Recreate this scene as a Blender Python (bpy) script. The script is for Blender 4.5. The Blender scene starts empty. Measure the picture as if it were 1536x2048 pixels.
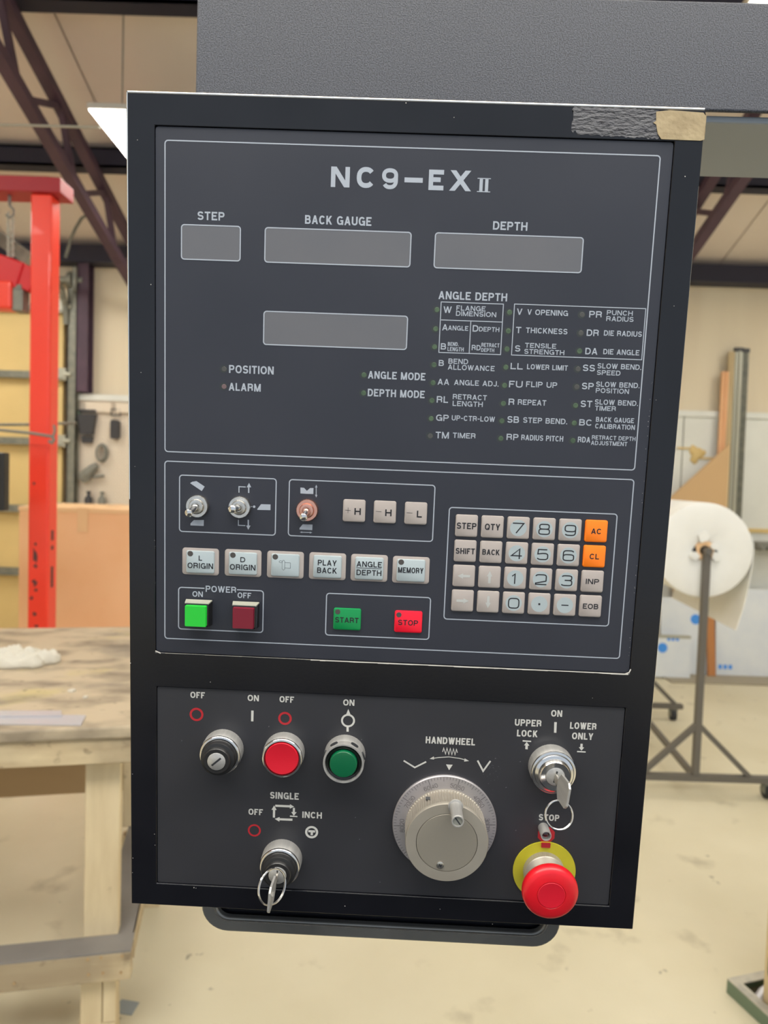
import bpy, math, random
from mathutils import Vector, Matrix
random.seed(7)
PI = math.pi
S = bpy.context.scene
COL = bpy.context.collection

# ------------------------------------------------------------------ camera
F = 1420.0                      # focal length in pixels of the 1536 px wide frame
CW = Matrix(((0.999504, 0.031498, 0.0), (0.001469, -0.046613, 0.998912), (0.031463, -0.998416, -0.046637)))
CAM = Vector((0, 0, 1.55))
cam = bpy.data.cameras.new('camera'); camo = bpy.data.objects.new('camera', cam); COL.objects.link(camo)
camo.matrix_world = Matrix.Translation(CAM) @ (CW @ Matrix.Diagonal((1, -1, -1))).to_4x4()
cam.sensor_fit = 'HORIZONTAL'; cam.sensor_width = 25.96; cam.lens = 24.0
cam.clip_start = 0.02; cam.clip_end = 100
cam.dof.use_dof = True; cam.dof.focus_distance = 0.52; cam.dof.aperture_fstop = 8.0; cam.dof.aperture_blades = 0
S.camera = camo

# ------------------------------------------------------------------ world, exposure, lamps' strengths
wd = bpy.data.worlds.new('world'); S.world = wd; wd.use_nodes = True
bg = wd.node_tree.nodes['Background']
bg.inputs[0].default_value = (0.78, 0.88, 1.0, 1); bg.inputs[1].default_value = 0.75
LAMP = 11.0
S.view_settings.view_transform = 'Standard'; S.view_settings.look = 'None'
S.view_settings.exposure = 0.12; S.view_settings.gamma = 1.0; S.view_settings.use_curve_mapping = False
S.cycles.use_denoising = True
S.cycles.max_bounces = 8

# ------------------------------------------------------------------ measuring helpers
PM = Matrix(((0.999784, 0.007167, -0.019496, 0.009336), (-0.018878, -0.078024, -0.996773, 0.515713),
             (-0.008665, 0.996926, -0.077872, 1.507768), (0, 0, 0, 1)))
PMI = PM.inverted()
def raydir(px, py): return CW @ Vector(((px - 768) / F, (py - 1024) / F, 1.0))
def on(px, py, Y=None, z=None):
    "where the sight line through a pixel of the photograph meets the plane y=Y or z=z of the room"
    d = raydir(px, py)
    s = (Y - CAM.y) / d.y if Y is not None else (z - CAM.z) / d.z
    return CAM + d * s
def P(px, py, h=0.0):
    "pixel -> (x, y) on the control panel, h metres in front of its frame"
    o = PMI @ CAM; d = PMI.to_3x3() @ raydir(px, py); s = (h - o.z) / d.z
    p = o + d * s
    return Vector((p.x, p.y))
def SZ(px, c, h=0.0):
    "length of px pixels at panel point c"
    w = PM @ Vector((c.x, c.y, h)); q = CW.transposed() @ (w - CAM)
    return px * q.z / F
def rect(pts, h=0.0):
    a, b, c, d = [P(x, y, h) for x, y in pts]
    return (a.x + d.x) / 2, (b.x + c.x) / 2, (c.y + d.y) / 2, (a.y + b.y) / 2
def cr(ox, oy, s): return lambda x, y: (ox + x * s, oy + y * s)
A = cr(340, 1360, 420 / 1536); B = cr(740, 1380, 500 / 1536); C2 = cr(840, 560, .3125)
C3 = cr(320, 900, 580 / 1536); C4 = cr(860, 980, 440 / 1536); HW = cr(760, 1530, 260 / 1536)

# ------------------------------------------------------------------ materials
def lin(c):
    c /= 255.0
    return c / 12.92 if c <= .04045 else ((c + .055) / 1.055) ** 2.4
def rgb(r, g, b): return (lin(r), lin(g), lin(b), 1)
def mat(name, c, rough=.5, metal=0.0, c2=None, scale=8.0, detail=4.0, lo=.35, hi=.65, bump=0.0, bscale=None, stretch=(1, 1, 1),
        spec=.5, coat=0.0, emit=None, estr=0.0, rvar=0.0, alpha=1.0, trans=0.0):
    m = bpy.data.materials.new(name); m.use_nodes = True; n = m.node_tree.nodes; l = m.node_tree.links
    b = n['Principled BSDF']
    b.inputs['Base Color'].default_value = c; b.inputs['Roughness'].default_value = rough; b.inputs['Metallic'].default_value = metal
    b.inputs['Specular IOR Level'].default_value = spec; b.inputs['Coat Weight'].default_value = coat
    if trans: b.inputs['Transmission Weight'].default_value = trans
    if emit: b.inputs['Emission Color'].default_value = emit; b.inputs['Emission Strength'].default_value = estr
    tc = n.new('ShaderNodeTexCoord'); mp = n.new('ShaderNodeMapping'); mp.inputs['Scale'].default_value = stretch
    l.new(tc.outputs['Object'], mp.inputs[0])
    nz = n.new('ShaderNodeTexNoise'); nz.inputs['Scale'].default_value = scale; nz.inputs['Detail'].default_value = detail
    l.new(mp.outputs[0], nz.inputs['Vector'])
    if c2:
        r = n.new('ShaderNodeValToRGB'); r.color_ramp.elements[0].position = lo; r.color_ramp.elements[1].position = hi
        r.color_ramp.elements[0].color = c; r.color_ramp.elements[1].color = c2
        l.new(nz.outputs[0], r.inputs[0]); l.new(r.outputs[0], b.inputs['Base Color'])
    if rvar:
        mr = n.new('ShaderNodeMapRange'); mr.inputs[3].default_value = max(0.02, rough - rvar); mr.inputs[4].default_value = rough + rvar
        l.new(nz.outputs[0], mr.inputs[0]); l.new(mr.outputs[0], b.inputs['Roughness'])
    if bump:
        n2 = n.new('ShaderNodeTexNoise'); n2.inputs['Scale'].default_value = bscale or scale * 4; n2.inputs['Detail'].default_value = 3
        l.new(mp.outputs[0], n2.inputs['Vector'])
        bp = n.new('ShaderNodeBump'); bp.inputs['Strength'].default_value = bump; bp.inputs['Distance'].default_value = .002
        l.new(n2.outputs[0], bp.inputs['Height']); l.new(bp.outputs[0], b.inputs['Normal'])
    return m

M = {}
M['frame'] = mat('black_gloss_paint', (.0035, .0037, .006, 1), .24, c2=(.005, .0053, .0085, 1), scale=14, rvar=.05, spec=.5, bump=.02, bscale=500)
M['plate'] = mat('charcoal_film', (.019, .021, .031, 1), .42, c2=(.023, .025, .036, 1), scale=9, rvar=.06)
M['plate2'] = mat('charcoal_satin_plate', (.024, .0243, .029, 1), .42, c2=(.028, .0283, .034, 1), scale=12, rvar=.07)
M['window'] = mat('smoked_display_window', (.112, .114, .128, 1), .35, c2=(.120, .120, .132, 1), scale=20)
M['ink'] = mat('pale_grey_print', rgb(160, 167, 178), .5)
M['inkw'] = mat('cream_print', rgb(192, 191, 186), .5)
M['inkd'] = mat('black_print', rgb(28, 28, 34), .5)
M['inkr'] = mat('red_print', rgb(168, 30, 40), .5)
M['inkb'] = mat('blue_print', rgb(70, 150, 240), .6)
M['arrowink'] = mat('pale_arrow_print', rgb(178, 180, 178), .5)
M['keybeige'] = mat('beige_key_film', rgb(160, 151, 146), .38, c2=rgb(165, 156, 151), scale=60)
M['keyblue'] = mat('pale_blue_key_film', rgb(163, 174, 178), .35)
M['keyorange'] = mat('orange_key_film', rgb(240, 120, 10), .38)
M['keygreen'] = mat('green_key_film', rgb(0, 128, 66), .35)
M['keyred'] = mat('red_key_film', rgb(226, 14, 44), .35)
M['greencap'] = mat('lit_green_cap', rgb(16, 160, 40), .35, emit=rgb(50, 230, 70), estr=.2, coat=.3)
M['darkredcap'] = mat('dark_red_cap', rgb(112, 2, 34), .3, coat=.3)
M['blackplastic'] = mat('black_plastic', (.015, .015, .016, 1), .38)
M['blackgloss'] = mat('black_glossy_plastic', (.012, .012, .013, 1), .12)
M['chrome'] = mat('chrome', (.72, .71, .70, 1), .16, 1.0)
M['nickel'] = mat('nickel', (.62, .58, .52, 1), .26, 1.0, c2=(.70, .68, .64, 1), scale=200)
M['copper'] = mat('copper_nut', (.80, .42, .32, 1), .3, 1.0)
M['alum'] = mat('brushed_aluminium', (.42, .41, .40, 1), .42, .55, c2=(.50, .49, .47, 1), scale=300, stretch=(1, 1, .08))
M['alumd'] = mat('satin_aluminium_dial', (.42, .40, .41, 1), .36, .6, c2=(.47, .44, .46, 1), scale=40)
M['knob'] = mat('champagne_aluminium', (.37, .335, .28, 1), .42, .5, c2=(.42, .385, .33, 1), scale=25)
M['knobd'] = mat('champagne_cover', (.33, .30, .25, 1), .48, .5)
M['redcap'] = mat('red_button', rgb(200, 16, 40), .38, coat=.15)
M['greenbtn'] = mat('green_button', rgb(0, 92, 56), .32, coat=.3)
M['mush'] = mat('red_mushroom', rgb(212, 10, 30), .4, coat=.15, c2=rgb(198, 12, 30), scale=40)
M['yellow'] = mat('yellow_disc', rgb(196, 188, 44), .45, c2=rgb(180, 172, 48), scale=40)
M['tape'] = mat('masking_tape', rgb(172, 154, 120), .7, c2=rgb(152, 134, 102), scale=60, bump=.3, bscale=200)
M['residue'] = mat('glue_residue', rgb(88, 88, 92), .65, c2=rgb(66, 66, 72), scale=90, detail=8, bump=1.0, bscale=240, stretch=(1, 2.2, 1))
M['chip'] = mat('bare_metal_chip', rgb(205, 200, 192), .4)
M['edge'] = mat('worn_edge_and_glint', (.8, .78, .74, 1), .22, 1.0)  # bare metal of the worn lips, also the drawn edge highlights
M['handle'] = mat('gunmetal_bar', (.16, .158, .15, 1), .28, .35, c2=(.23, .225, .21, 1), scale=14, spec=.8)
def speckle():
    m = mat('textured_grey_enamel', (.08, .085, .10, 1), .5)
    n = m.node_tree.nodes; l = m.node_tree.links; b = n['Principled BSDF']; mp = n['Mapping']
    v = n.new('ShaderNodeTexNoise'); v.inputs['Scale'].default_value = 900; v.inputs['Detail'].default_value = 2
    r = n.new('ShaderNodeValToRGB'); r.color_ramp.elements[0].position = .40; r.color_ramp.elements[1].position = .58
    r.color_ramp.elements[0].color = (.014, .016, .024, 1); r.color_ramp.elements[1].color = (.052, .057, .075, 1)
    bp = n.new('ShaderNodeBump'); bp.inputs['Strength'].default_value = .6; bp.inputs['Distance'].default_value = .0006
    l.new(mp.outputs[0], v.inputs['Vector']); l.new(v.outputs[0], r.inputs[0]); l.new(r.outputs[0], b.inputs['Base Color'])
    l.new(v.outputs[0], bp.inputs['Height']); l.new(bp.outputs[0], b.inputs['Normal'])
    return m
M['speckle'] = speckle()
M['armgrey'] = mat('plain_grey_enamel', rgb(150, 158, 166), .55)
M['cream'] = mat('cream_liner', rgb(228, 216, 190), .7, c2=rgb(220, 206, 180), scale=1.2, stretch=(3, 3, .4))
M['ceil'] = mat('tan_ceiling_liner', rgb(240, 228, 218), .75, c2=rgb(233, 220, 210), scale=1.0)
M['white_liner'] = mat('white_wall_sheet', rgb(230, 232, 226), .6, c2=rgb(218, 220, 214), scale=2.0)
M['floor'] = mat('concrete_floor', rgb(204, 196, 168), .5, c2=rgb(218, 211, 186), scale=1.6, detail=8, lo=.3, hi=.7, bump=.08, bscale=30)
M['maroon'] = mat('maroon_primer_steel', rgb(86, 64, 80), .6, c2=rgb(74, 56, 72), scale=6)
M['purlin'] = mat('dark_primer_purlin', rgb(42, 42, 60), .6)
M['red'] = mat('red_gantry_paint', rgb(255, 70, 50), .35, coat=.2)
M['reddark'] = mat('deep_red_paint', rgb(216, 30, 38), .4)
M['stencil'] = mat('worn_stencil_print', rgb(96, 60, 60), .6)
M['doortan'] = mat('tan_door_section', rgb(224, 196, 134), .6, c2=rgb(214, 188, 128), scale=2)
M['galv'] = mat('galvanised_steel', rgb(140, 140, 128), .5, .3, c2=rgb(120, 122, 114), scale=20)
M['galvl'] = mat('pale_galvanised_steel', rgb(176, 176, 162), .45, .3)
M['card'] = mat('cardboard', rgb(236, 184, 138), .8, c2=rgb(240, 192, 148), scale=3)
M['cardl'] = mat('packing_tape', rgb(232, 192, 146), .5)
M['wood'] = mat('pale_lumber', rgb(214, 196, 160), .7, c2=rgb(184, 162, 128), scale=5, detail=6, stretch=(1, 6, 6), lo=.35, hi=.75)
M['woodv'] = mat('pale_lumber_upright', rgb(218, 200, 164), .7, c2=rgb(200, 180, 144), scale=5, detail=6, stretch=(6, 6, 1), lo=.35, hi=.75)
def benchtop():
    m = mat('grimy_plywood_top', rgb(190, 174, 148), .6, c2=rgb(122, 110, 94), scale=7, detail=10, lo=.44, hi=.70, stretch=(.8, 1.6, 1), bump=.3, bscale=40)
    return m
M['benchtop'] = benchtop()
def layer(m, c, scale, lo, hi, stretch=(1, 1, 1), detail=6, amt=1.0):
    "lays a second procedural stain over a material's colour"
    n = m.node_tree.nodes; l = m.node_tree.links; b = n['Principled BSDF']; src = b.inputs['Base Color'].links[0].from_socket
    mp = n.new('ShaderNodeMapping'); mp.inputs['Scale'].default_value = stretch; mp.inputs['Location'].default_value = (3.1, 1.7, .4)
    l.new(n['Texture Coordinate'].outputs['Object'], mp.inputs[0])
    nz = n.new('ShaderNodeTexNoise'); nz.inputs['Scale'].default_value = scale; nz.inputs['Detail'].default_value = detail; l.new(mp.outputs[0], nz.inputs['Vector'])
    mr = n.new('ShaderNodeMapRange'); mr.inputs[1].default_value = lo; mr.inputs[2].default_value = hi; mr.inputs[4].default_value = amt; l.new(nz.outputs[0], mr.inputs[0])
    mx = n.new('ShaderNodeMix'); mx.data_type = 'RGBA'; mx.inputs[7].default_value = c
    l.new(mr.outputs[0], mx.inputs[0]); l.new(src, mx.inputs[6]); l.new(mx.outputs[2], b.inputs['Base Color'])
layer(M['benchtop'], rgb(118, 110, 100), 2.6, .54, .66, (1, 1.6, 1), 8, .8)
layer(M['benchtop'], rgb(196, 182, 110), 3.3, .62, .72, (1, 1, 1), 5, .5)
layer(M['benchtop'], rgb(70, 58, 46), 26, .66, .72, (1, 2, 1), 4, .7)
layer(M['wood'], rgb(96, 78, 58), 17, .58, .70, (1, 1.4, 1.4), 5, .7)
layer(M['wood'], rgb(140, 124, 102), 3.4, .42, .62, (1, 1, 1), 7, .7)
layer(M['woodv'], rgb(120, 100, 76), 14, .66, .76, (1.4, 1.4, 1), 5, .7)
layer(M['floor'], rgb(150, 142, 118), 5.5, .62, .74, (1, 1, 1), 7, .5)
layer(M['floor'], rgb(96, 90, 76), 16, .72, .76, (1, 1, 1), 3, .6)
M['wooddark'] = mat('brown_kick_board', rgb(176, 146, 106), .8)  # the kick board's own brown, also on the nail heads
M['greyboard'] = mat('grey_painted_board', rgb(138, 134, 130), .6, c2=rgb(126, 122, 120), scale=6)
M['rag'] = mat('white_cotton_cloth', rgb(212, 208, 196), .9, bump=.3, bscale=60)
M['steel'] = mat('mill_steel_strip', rgb(196, 196, 202), .35, .3)
M['peg'] = mat('pegboard', rgb(224, 212, 194), .7)
M['foam'] = mat('white_foam_roll', rgb(238, 238, 234), .8, c2=rgb(232, 232, 228), scale=6)
M['foamsheet'] = mat('white_printed_board', rgb(224, 230, 236), .6, c2=rgb(214, 222, 232), scale=5)
M['standgrey'] = mat('grey_stand_steel', rgb(104, 100, 94), .5, .2)
M['rubber'] = mat('black_rubber', rgb(36, 38, 42), .6)
M['mat'] = mat('grey_floor_mat', rgb(160, 152, 134), .8)
M['brown'] = mat('brown_board', rgb(186, 126, 76), .7)
M['tool'] = mat('dark_tool_plastic', rgb(58, 58, 62), .5)
M['toolg'] = mat('grey_tool_metal', rgb(128, 128, 120), .5)
M['green'] = mat('grey_green_paint', rgb(104, 122, 100), .5)
M['rim'] = mat('worn_pale_rim', rgb(190, 186, 172), .5, c2=rgb(166, 164, 156), scale=30)
M['column'] = mat('cream_machine_enamel', rgb(212, 192, 150), .45)
M['lampwhite'] = mat('lamp_diffuser', (1, 1, 1, 1), .5, emit=(1, .96, .875, 1), estr=LAMP)
M['lamphouse'] = mat('lamp_housing', rgb(200, 196, 186), .5)
M['led'] = mat('unlit_green_lamp', rgb(58, 76, 58), .4, c2=rgb(76, 96, 72), scale=300)
M['ledg'] = mat('unlit_grey_lamp', rgb(70, 70, 68), .4)
M['ledr'] = mat('unlit_pink_lamp', rgb(104, 84, 86), .4)
M['ledrim'] = mat('lamp_well', rgb(44, 49, 50), .5)
M['dot'] = mat('dark_lamp_window', rgb(72, 68, 66), .4)

# ------------------------------------------------------------------ mesh helpers
class G:
    def __init__(s): s.v = []; s.f = []
    def add(s, v, f, T=None):
        k = len(s.v); s.v += [tuple(T @ Vector(p)) if T else tuple(p) for p in v]; s.f += [tuple(i + k for i in q) for q in f]; return s
    def box(s, x0, x1, y0, y1, z0, z1, T=None):
        v = [(x0, y0, z0), (x1, y0, z0), (x1, y1, z0), (x0, y1, z0), (x0, y0, z1), (x1, y0, z1), (x1, y1, z1), (x0, y1, z1)]
        return s.add(v, [(0, 3, 2, 1), (4, 5, 6, 7), (0, 1, 5, 4), (1, 2, 6, 5), (2, 3, 7, 6), (3, 0, 4, 7)], T)
    def prism(s, poly, z0, z1, T=None):
        n = len(poly); a = sum(poly[i][0] * poly[(i + 1) % n][1] - poly[(i + 1) % n][0] * poly[i][1] for i in range(n))
        if a < 0: poly = list(poly)[::-1]
        v = [(p[0], p[1], z0) for p in poly] + [(p[0], p[1], z1) for p in poly]
        f = [tuple(range(n))[::-1], tuple(range(n, 2 * n))] + [(i, (i + 1) % n, n + (i + 1) % n, n + i) for i in range(n)]
        return s.add(v, f, T)
    def lathe(s, prof, n=48, c=(0, 0), T=None, cap=True):
        v = []; f = []
        for r, z in prof:
            for k in range(n): a = 2 * PI * k / n; v.append((c[0] + r * math.cos(a), c[1] + r * math.sin(a), z))
        for i in range(len(prof) - 1):
            for k in range(n): k2 = (k + 1) % n; f.append((i * n + k, i * n + k2, (i + 1) * n + k2, (i + 1) * n + k))
        if cap: f.append(tuple(range(n))[::-1]); f.append(tuple(range((len(prof) - 1) * n, len(prof) * n)))
        return s.add(v, f, T)
    def rings(s, rs, T=None, cap=True):
        n = len(rs[0]); v = [p for r in rs for p in r]; f = []
        for i in range(len(rs) - 1):
            for k in range(n): k2 = (k + 1) % n; f.append((i * n + k, i * n + k2, (i + 1) * n + k2, (i + 1) * n + k))
        if cap: f.append(tuple(range(n))[::-1]); f.append(tuple(range((len(rs) - 1) * n, len(rs) * n)))
        return s.add(v, f, T)
    def tube(s, pts, r, n=8, closed=False, T=None):
        pts = [Vector(p) for p in pts]; m = len(pts); rs = []
        ref = None
        for i, p in enumerate(pts):
            if closed: d = pts[(i + 1) % m] - pts[i - 1]
            else: d = pts[min(i + 1, m - 1)] - pts[max(i - 1, 0)]
            d.normalize()
            if ref is None: ref = d.orthogonal().normalized()
            ref = (ref - d * ref.dot(d)).normalized(); b = d.cross(ref)
            rr = r[i] if isinstance(r, (list, tuple)) else r
            rs.append([p + (ref * math.cos(2 * PI * k / n) + b * math.sin(2 * PI * k / n)) * rr for k in range(n)])
        if closed:
            v = [p for q in rs for p in q]; f = []
            for i in range(m):
                j = (i + 1) % m
                for k in range(n): k2 = (k + 1) % n; f.append((i * n + k, i * n + k2, j * n + k2, j * n + k))
            return s.add(v, f, T)
        return s.rings(rs, T)
    def beam(s, a, b, w, h, up=(0, 0, 1)):
        "square bar from a to b: w across, h along 'up'"
        a = Vector(a); b = Vector(b); d = (b - a).normalized(); u = Vector(up); u = (u - d * u.dot(d)).normalized(); x = d.cross(u)
        q = [x * (-w / 2) + u * (-h / 2), x * (w / 2) + u * (-h / 2), x * (w / 2) + u * (h / 2), x * (-w / 2) + u * (h / 2)]
        return s.rings([[a + k for k in q], [b + k for k in q]])
    def ribbon(s, pts, w, z, closed=False, ymin=None, ymax=None):
        pts = [Vector((p[0], p[1])) for p in pts]
        cl = [pts[0]]
        for p in pts[1:]:
            if (p - cl[-1]).length > 1e-7: cl.append(p)
        if closed and (cl[0] - cl[-1]).length < 1e-7: cl.pop()
        pts = cl; m = len(pts); L = []; R = []
        if m < 2: return s
        for i in range(m):
            d0 = (pts[i] - pts[i - 1]).normalized() if (closed or i > 0) else None
            d1 = (pts[(i + 1) % m] - pts[i]).normalized() if (closed or i < m - 1) else None
            if d0 is None: d0 = d1
            if d1 is None: d1 = d0
            n0 = Vector((-d0.y, d0.x)); n1 = Vector((-d1.y, d1.x)); nn = n0 + n1
            if nn.length < .3: nn = n0
            else: nn = nn.normalized() / max(.35, nn.normalized().dot(n0))
            L.append(pts[i] + nn * w / 2); R.append(pts[i] - nn * w / 2)
        def cy(y): return y if ymin is None else min(max(y, ymin), ymax)
        v = [(p.x, cy(p.y), z) for p in L] + [(p.x, cy(p.y), z) for p in R]
        f = [(m + i, m + (i + 1) % m, (i + 1) % m, i) for i in range(m if closed else m - 1)]
        return s.add(v, f)

def rrect(x0, x1, y0, y1, r, k=5):
    out = []
    for cx, cy, a0 in ((x1 - r, y1 - r, 0), (x0 + r, y1 - r, 90), (x0 + r, y0 + r, 180), (x1 - r, y0 + r, 270)):
        for i in range(k + 1):
            a = math.radians(a0 + 90 * i / k); out.append((cx + r * math.cos(a), cy + r * math.sin(a)))
    return out
def keycap(x0, x1, y0, y1, r, z0, z1, e=.0006):
    g = G(); rs = []
    for z, ins in ((z0, 0), (z1 - e, 0), (z1 - e * .35, e * .3), (z1, e), ):
        rs.append([(x, y, z) for x, y in rrect(x0 + ins, x1 - ins, y0 + ins, y1 - ins, max(r - ins, r * .4))])
    return g.rings(rs)

def obj(name, g, m, parent=None, loc=(0, 0, 0), smooth=False, bevel=0, seg=2, T=None, rot=None):
    me = bpy.data.meshes.new(name); me.from_pydata(g.v, [], g.f); me.update()
    me.materials.append(m if not isinstance(m, str) else M[m])
    if smooth:
        me.polygons.foreach_set('use_smooth', [True] * len(me.polygons)); me.set_sharp_from_angle(angle=math.radians(38))
    o = bpy.data.objects.new(name, me); COL.objects.link(o); o.location = loc
    if rot: o.rotation_euler = rot
    if parent: o.parent = parent
    if T is not None: o.matrix_world = T
    if bevel:
        b = o.modifiers.new('bevel', 'BEVEL'); b.width = bevel; b.segments = seg; b.limit_method = 'ANGLE'; b.angle_limit = math.radians(30)
    return o
def tag(o, label, cat=None, group=None, kind=None):
    if label: o['label'] = label
    if cat: o['category'] = cat
    if group: o['group'] = group
    if kind: o['kind'] = kind
    return o
def thing(name, label, cat, loc=(0, 0, 0), rz=0, group=None):
    o = bpy.data.objects.new(name, None); COL.objects.link(o); o.location = loc; o.rotation_euler = (0, 0, rz); o.empty_display_size = .05
    return tag(o, label, cat, group)
def struct(name, g, m, label=None, **k):
    o = obj(name, g, m, **k); o['kind'] = 'structure'
    if label: o['label'] = label
    return o

# ------------------------------------------------------------------ stroke lettering
def el(cx, cy, rx, ry, a0, a1, n=2.3, k=None):
    k = k or max(6, int(abs(a1 - a0) / 12)); o = []
    for i in range(k + 1):
        a = math.radians(a0 + (a1 - a0) * i / k); c, s_ = math.cos(a), math.sin(a); e = 2.0 / n
        o.append((cx + rx * math.copysign(abs(c) ** e, c), cy + ry * math.copysign(abs(s_) ** e, s_)))
    return o
def glyph(ch, n=2.3):
    "centre lines of a capital in the unit square"
    E_ = lambda *a: el(*a, n=n)
    D_ = lambda *a: ('d',) + a
    g = {
     'A': [D_(0, 0, .5, 1), D_(.5, 1, 1, 0), [(.18, .27), (.82, .27)]],
     'B': [[(0, 0), (0, 1), (.58, 1)] + E_(.58, .765, .34, .235, 90, -90) + [(0, .53)], [(.1, .53), (.6, .53)] + E_(.6, .265, .40, .265, 90, -90) + [(0, 0)]],
     'C': [E_(.5, .5, .5, .5, 38, 322)],
     'D': [[(0, 0), (0, 1), (.42, 1)] + E_(.42, .5, .58, .5, 90, -90) + [(0, 0)]],
     'E': [[(1, 1), (0, 1), (0, 0), (1, 0)], [(0, .52), (.92, .52)]],
     'F': [[(1, 1), (0, 1), (0, 0)], [(0, .5), (.88, .5)]],
     'G': [E_(.5, .5, .5, .5, 38, 330) , [(.55, .46), (1, .46), (1, 0)]],
     'H': [[(0, 0), (0, 1)], [(1, 0), (1, 1)], [(0, .52), (1, .52)]],
     'I': [[(.5, 0), (.5, 1)]],
     'J': [[(1, 1), (1, .3)] + E_(.5, .3, .5, .3, 0, -165)],
     'K': [[(0, 0), (0, 1)], D_(.93, 1, 0, .30), D_(.28, .62, 1, 0)],
     'L': [[(0, 1), (0, 0), (1, 0)]],
     'M': [[(0, 0), (0, 1)], [(1, 0), (1, 1)], D_(0, 1, .5, 0), D_(.5, 0, 1, 1)],
     'N': [[(0, 0), (0, 1)], [(1, 0), (1, 1)], D_(0, 1, 1, 0)],
     'O': [E_(.5, .5, .5, .5, 0, 360)],
     'P': [[(0, 0), (0, 1), (.58, 1)] + E_(.58, .73, .42, .27, 90, -90) + [(0, .46)]],
     'Q': [E_(.5, .5, .5, .5, 0, 360), [(.58, .28), (1.0, -.04)]],
     'R': [[(0, 0), (0, 1), (.58, 1)] + E_(.58, .745, .38, .255, 90, -90) + [(0, .49)], [(.55, .49)] + E_(.6, .3, .32, .19, 90, 0) + [(.95, 0)]],
     'S': [E_(.5, .75, .47, .25, 15, 270) + E_(.5, .25, .5, .25, 90, -165)],
     'T': [[(0, 1), (1, 1)], [(.5, 1), (.5, 0)]],
     'U': [[(0, 1), (0, .35)] + E_(.5, .35, .5, .35, 180, 360) + [(1, 1)]],
     'V': [D_(0, 1, .5, 0), D_(.5, 0, 1, 1)],
     'W': [D_(0, 1, .26, 0), D_(.26, 0, .5, 1), D_(.5, 1, .74, 0), D_(.74, 0, 1, 1)],
     'X': [D_(0, 0, .96, 1), D_(.04, 1, 1, 0)],
     'Y': [D_(0, 1, .5, .36), D_(.5, .36, 1, 1), [(.5, .45), (.5, 0)]],
     'Z': [[(0, 1), (1, 1), (0, 0), (1, 0)]],
     '0': [E_(.5, .5, .5, .5, 0, 360)],
     '1': [[(.15, .72), (.62, 1), (.62, 0)]],
     '2': [E_(.5, .72, .5, .28, 170, 0) + E_(.5, .45, .5, .16, 0, -45)[1:4] + [(0, .12), (0, 0), (1, 0)]] if n > 3 else [E_(.5, .72, .5, .28, 170, -35) + [(0, 0), (1, 0)]],
     '3': [E_(.5, .765, .47, .235, 160, -90), E_(.5, .265, .5, .265, 90, -160), [(.3, .53), (.55, .53)]],
     '4': [[(.76, 0), (.76, 1), (0, .27), (1, .27)]],
     '5': [[(.92, 1), (.08, 1), (.04, .55), (.5, .62)] + E_(.5, .31, .5, .31, 90, -160)],
     '6': [E_(.5, .3, .5, .3, 0, 360), [(0, .3), (0, .6)] + E_(.5, .62, .5, .38, 180, 25)],
     '7': [[(0, 1), (1, 1), (.3, 0)]],
     '8': [E_(.5, .76, .45, .24, 0, 360), E_(.5, .26, .5, .26, 0, 360)],
     '9': [E_(.5, .69, .5, .31, 0, 360), [(1, .69), (1, .42)] + E_(.5, .40, .5, .40, 0, -148)],
     '-': [[(0, .42), (1, .42)]], '+': [[(0, .5), (1, .5)], [(.5, 0), (.5, 1)]], '.': [[(0, 0), (1, 0)]], '|': [[(.5, -.25), (.5, 1.25)]],
     '&': [],
    }
    return g.get(ch, [])
WID = {'A': .74, 'B': .68, 'C': .72, 'D': .71, 'E': .62, 'F': .58, 'G': .76, 'H': .70, 'I': 0, 'J': .52, 'K': .70, 'L': .55, 'M': .84, 'N': .71, 'O': .77,
       'P': .66, 'Q': .77, 'R': .70, 'S': .66, 'T': .63, 'U': .70, 'V': .68, 'W': .98, 'X': .69, 'Y': .68, 'Z': .62, '-': .36, '+': .6, '.': 0, ' ': .30, '|': 0, '1': .42}
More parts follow.
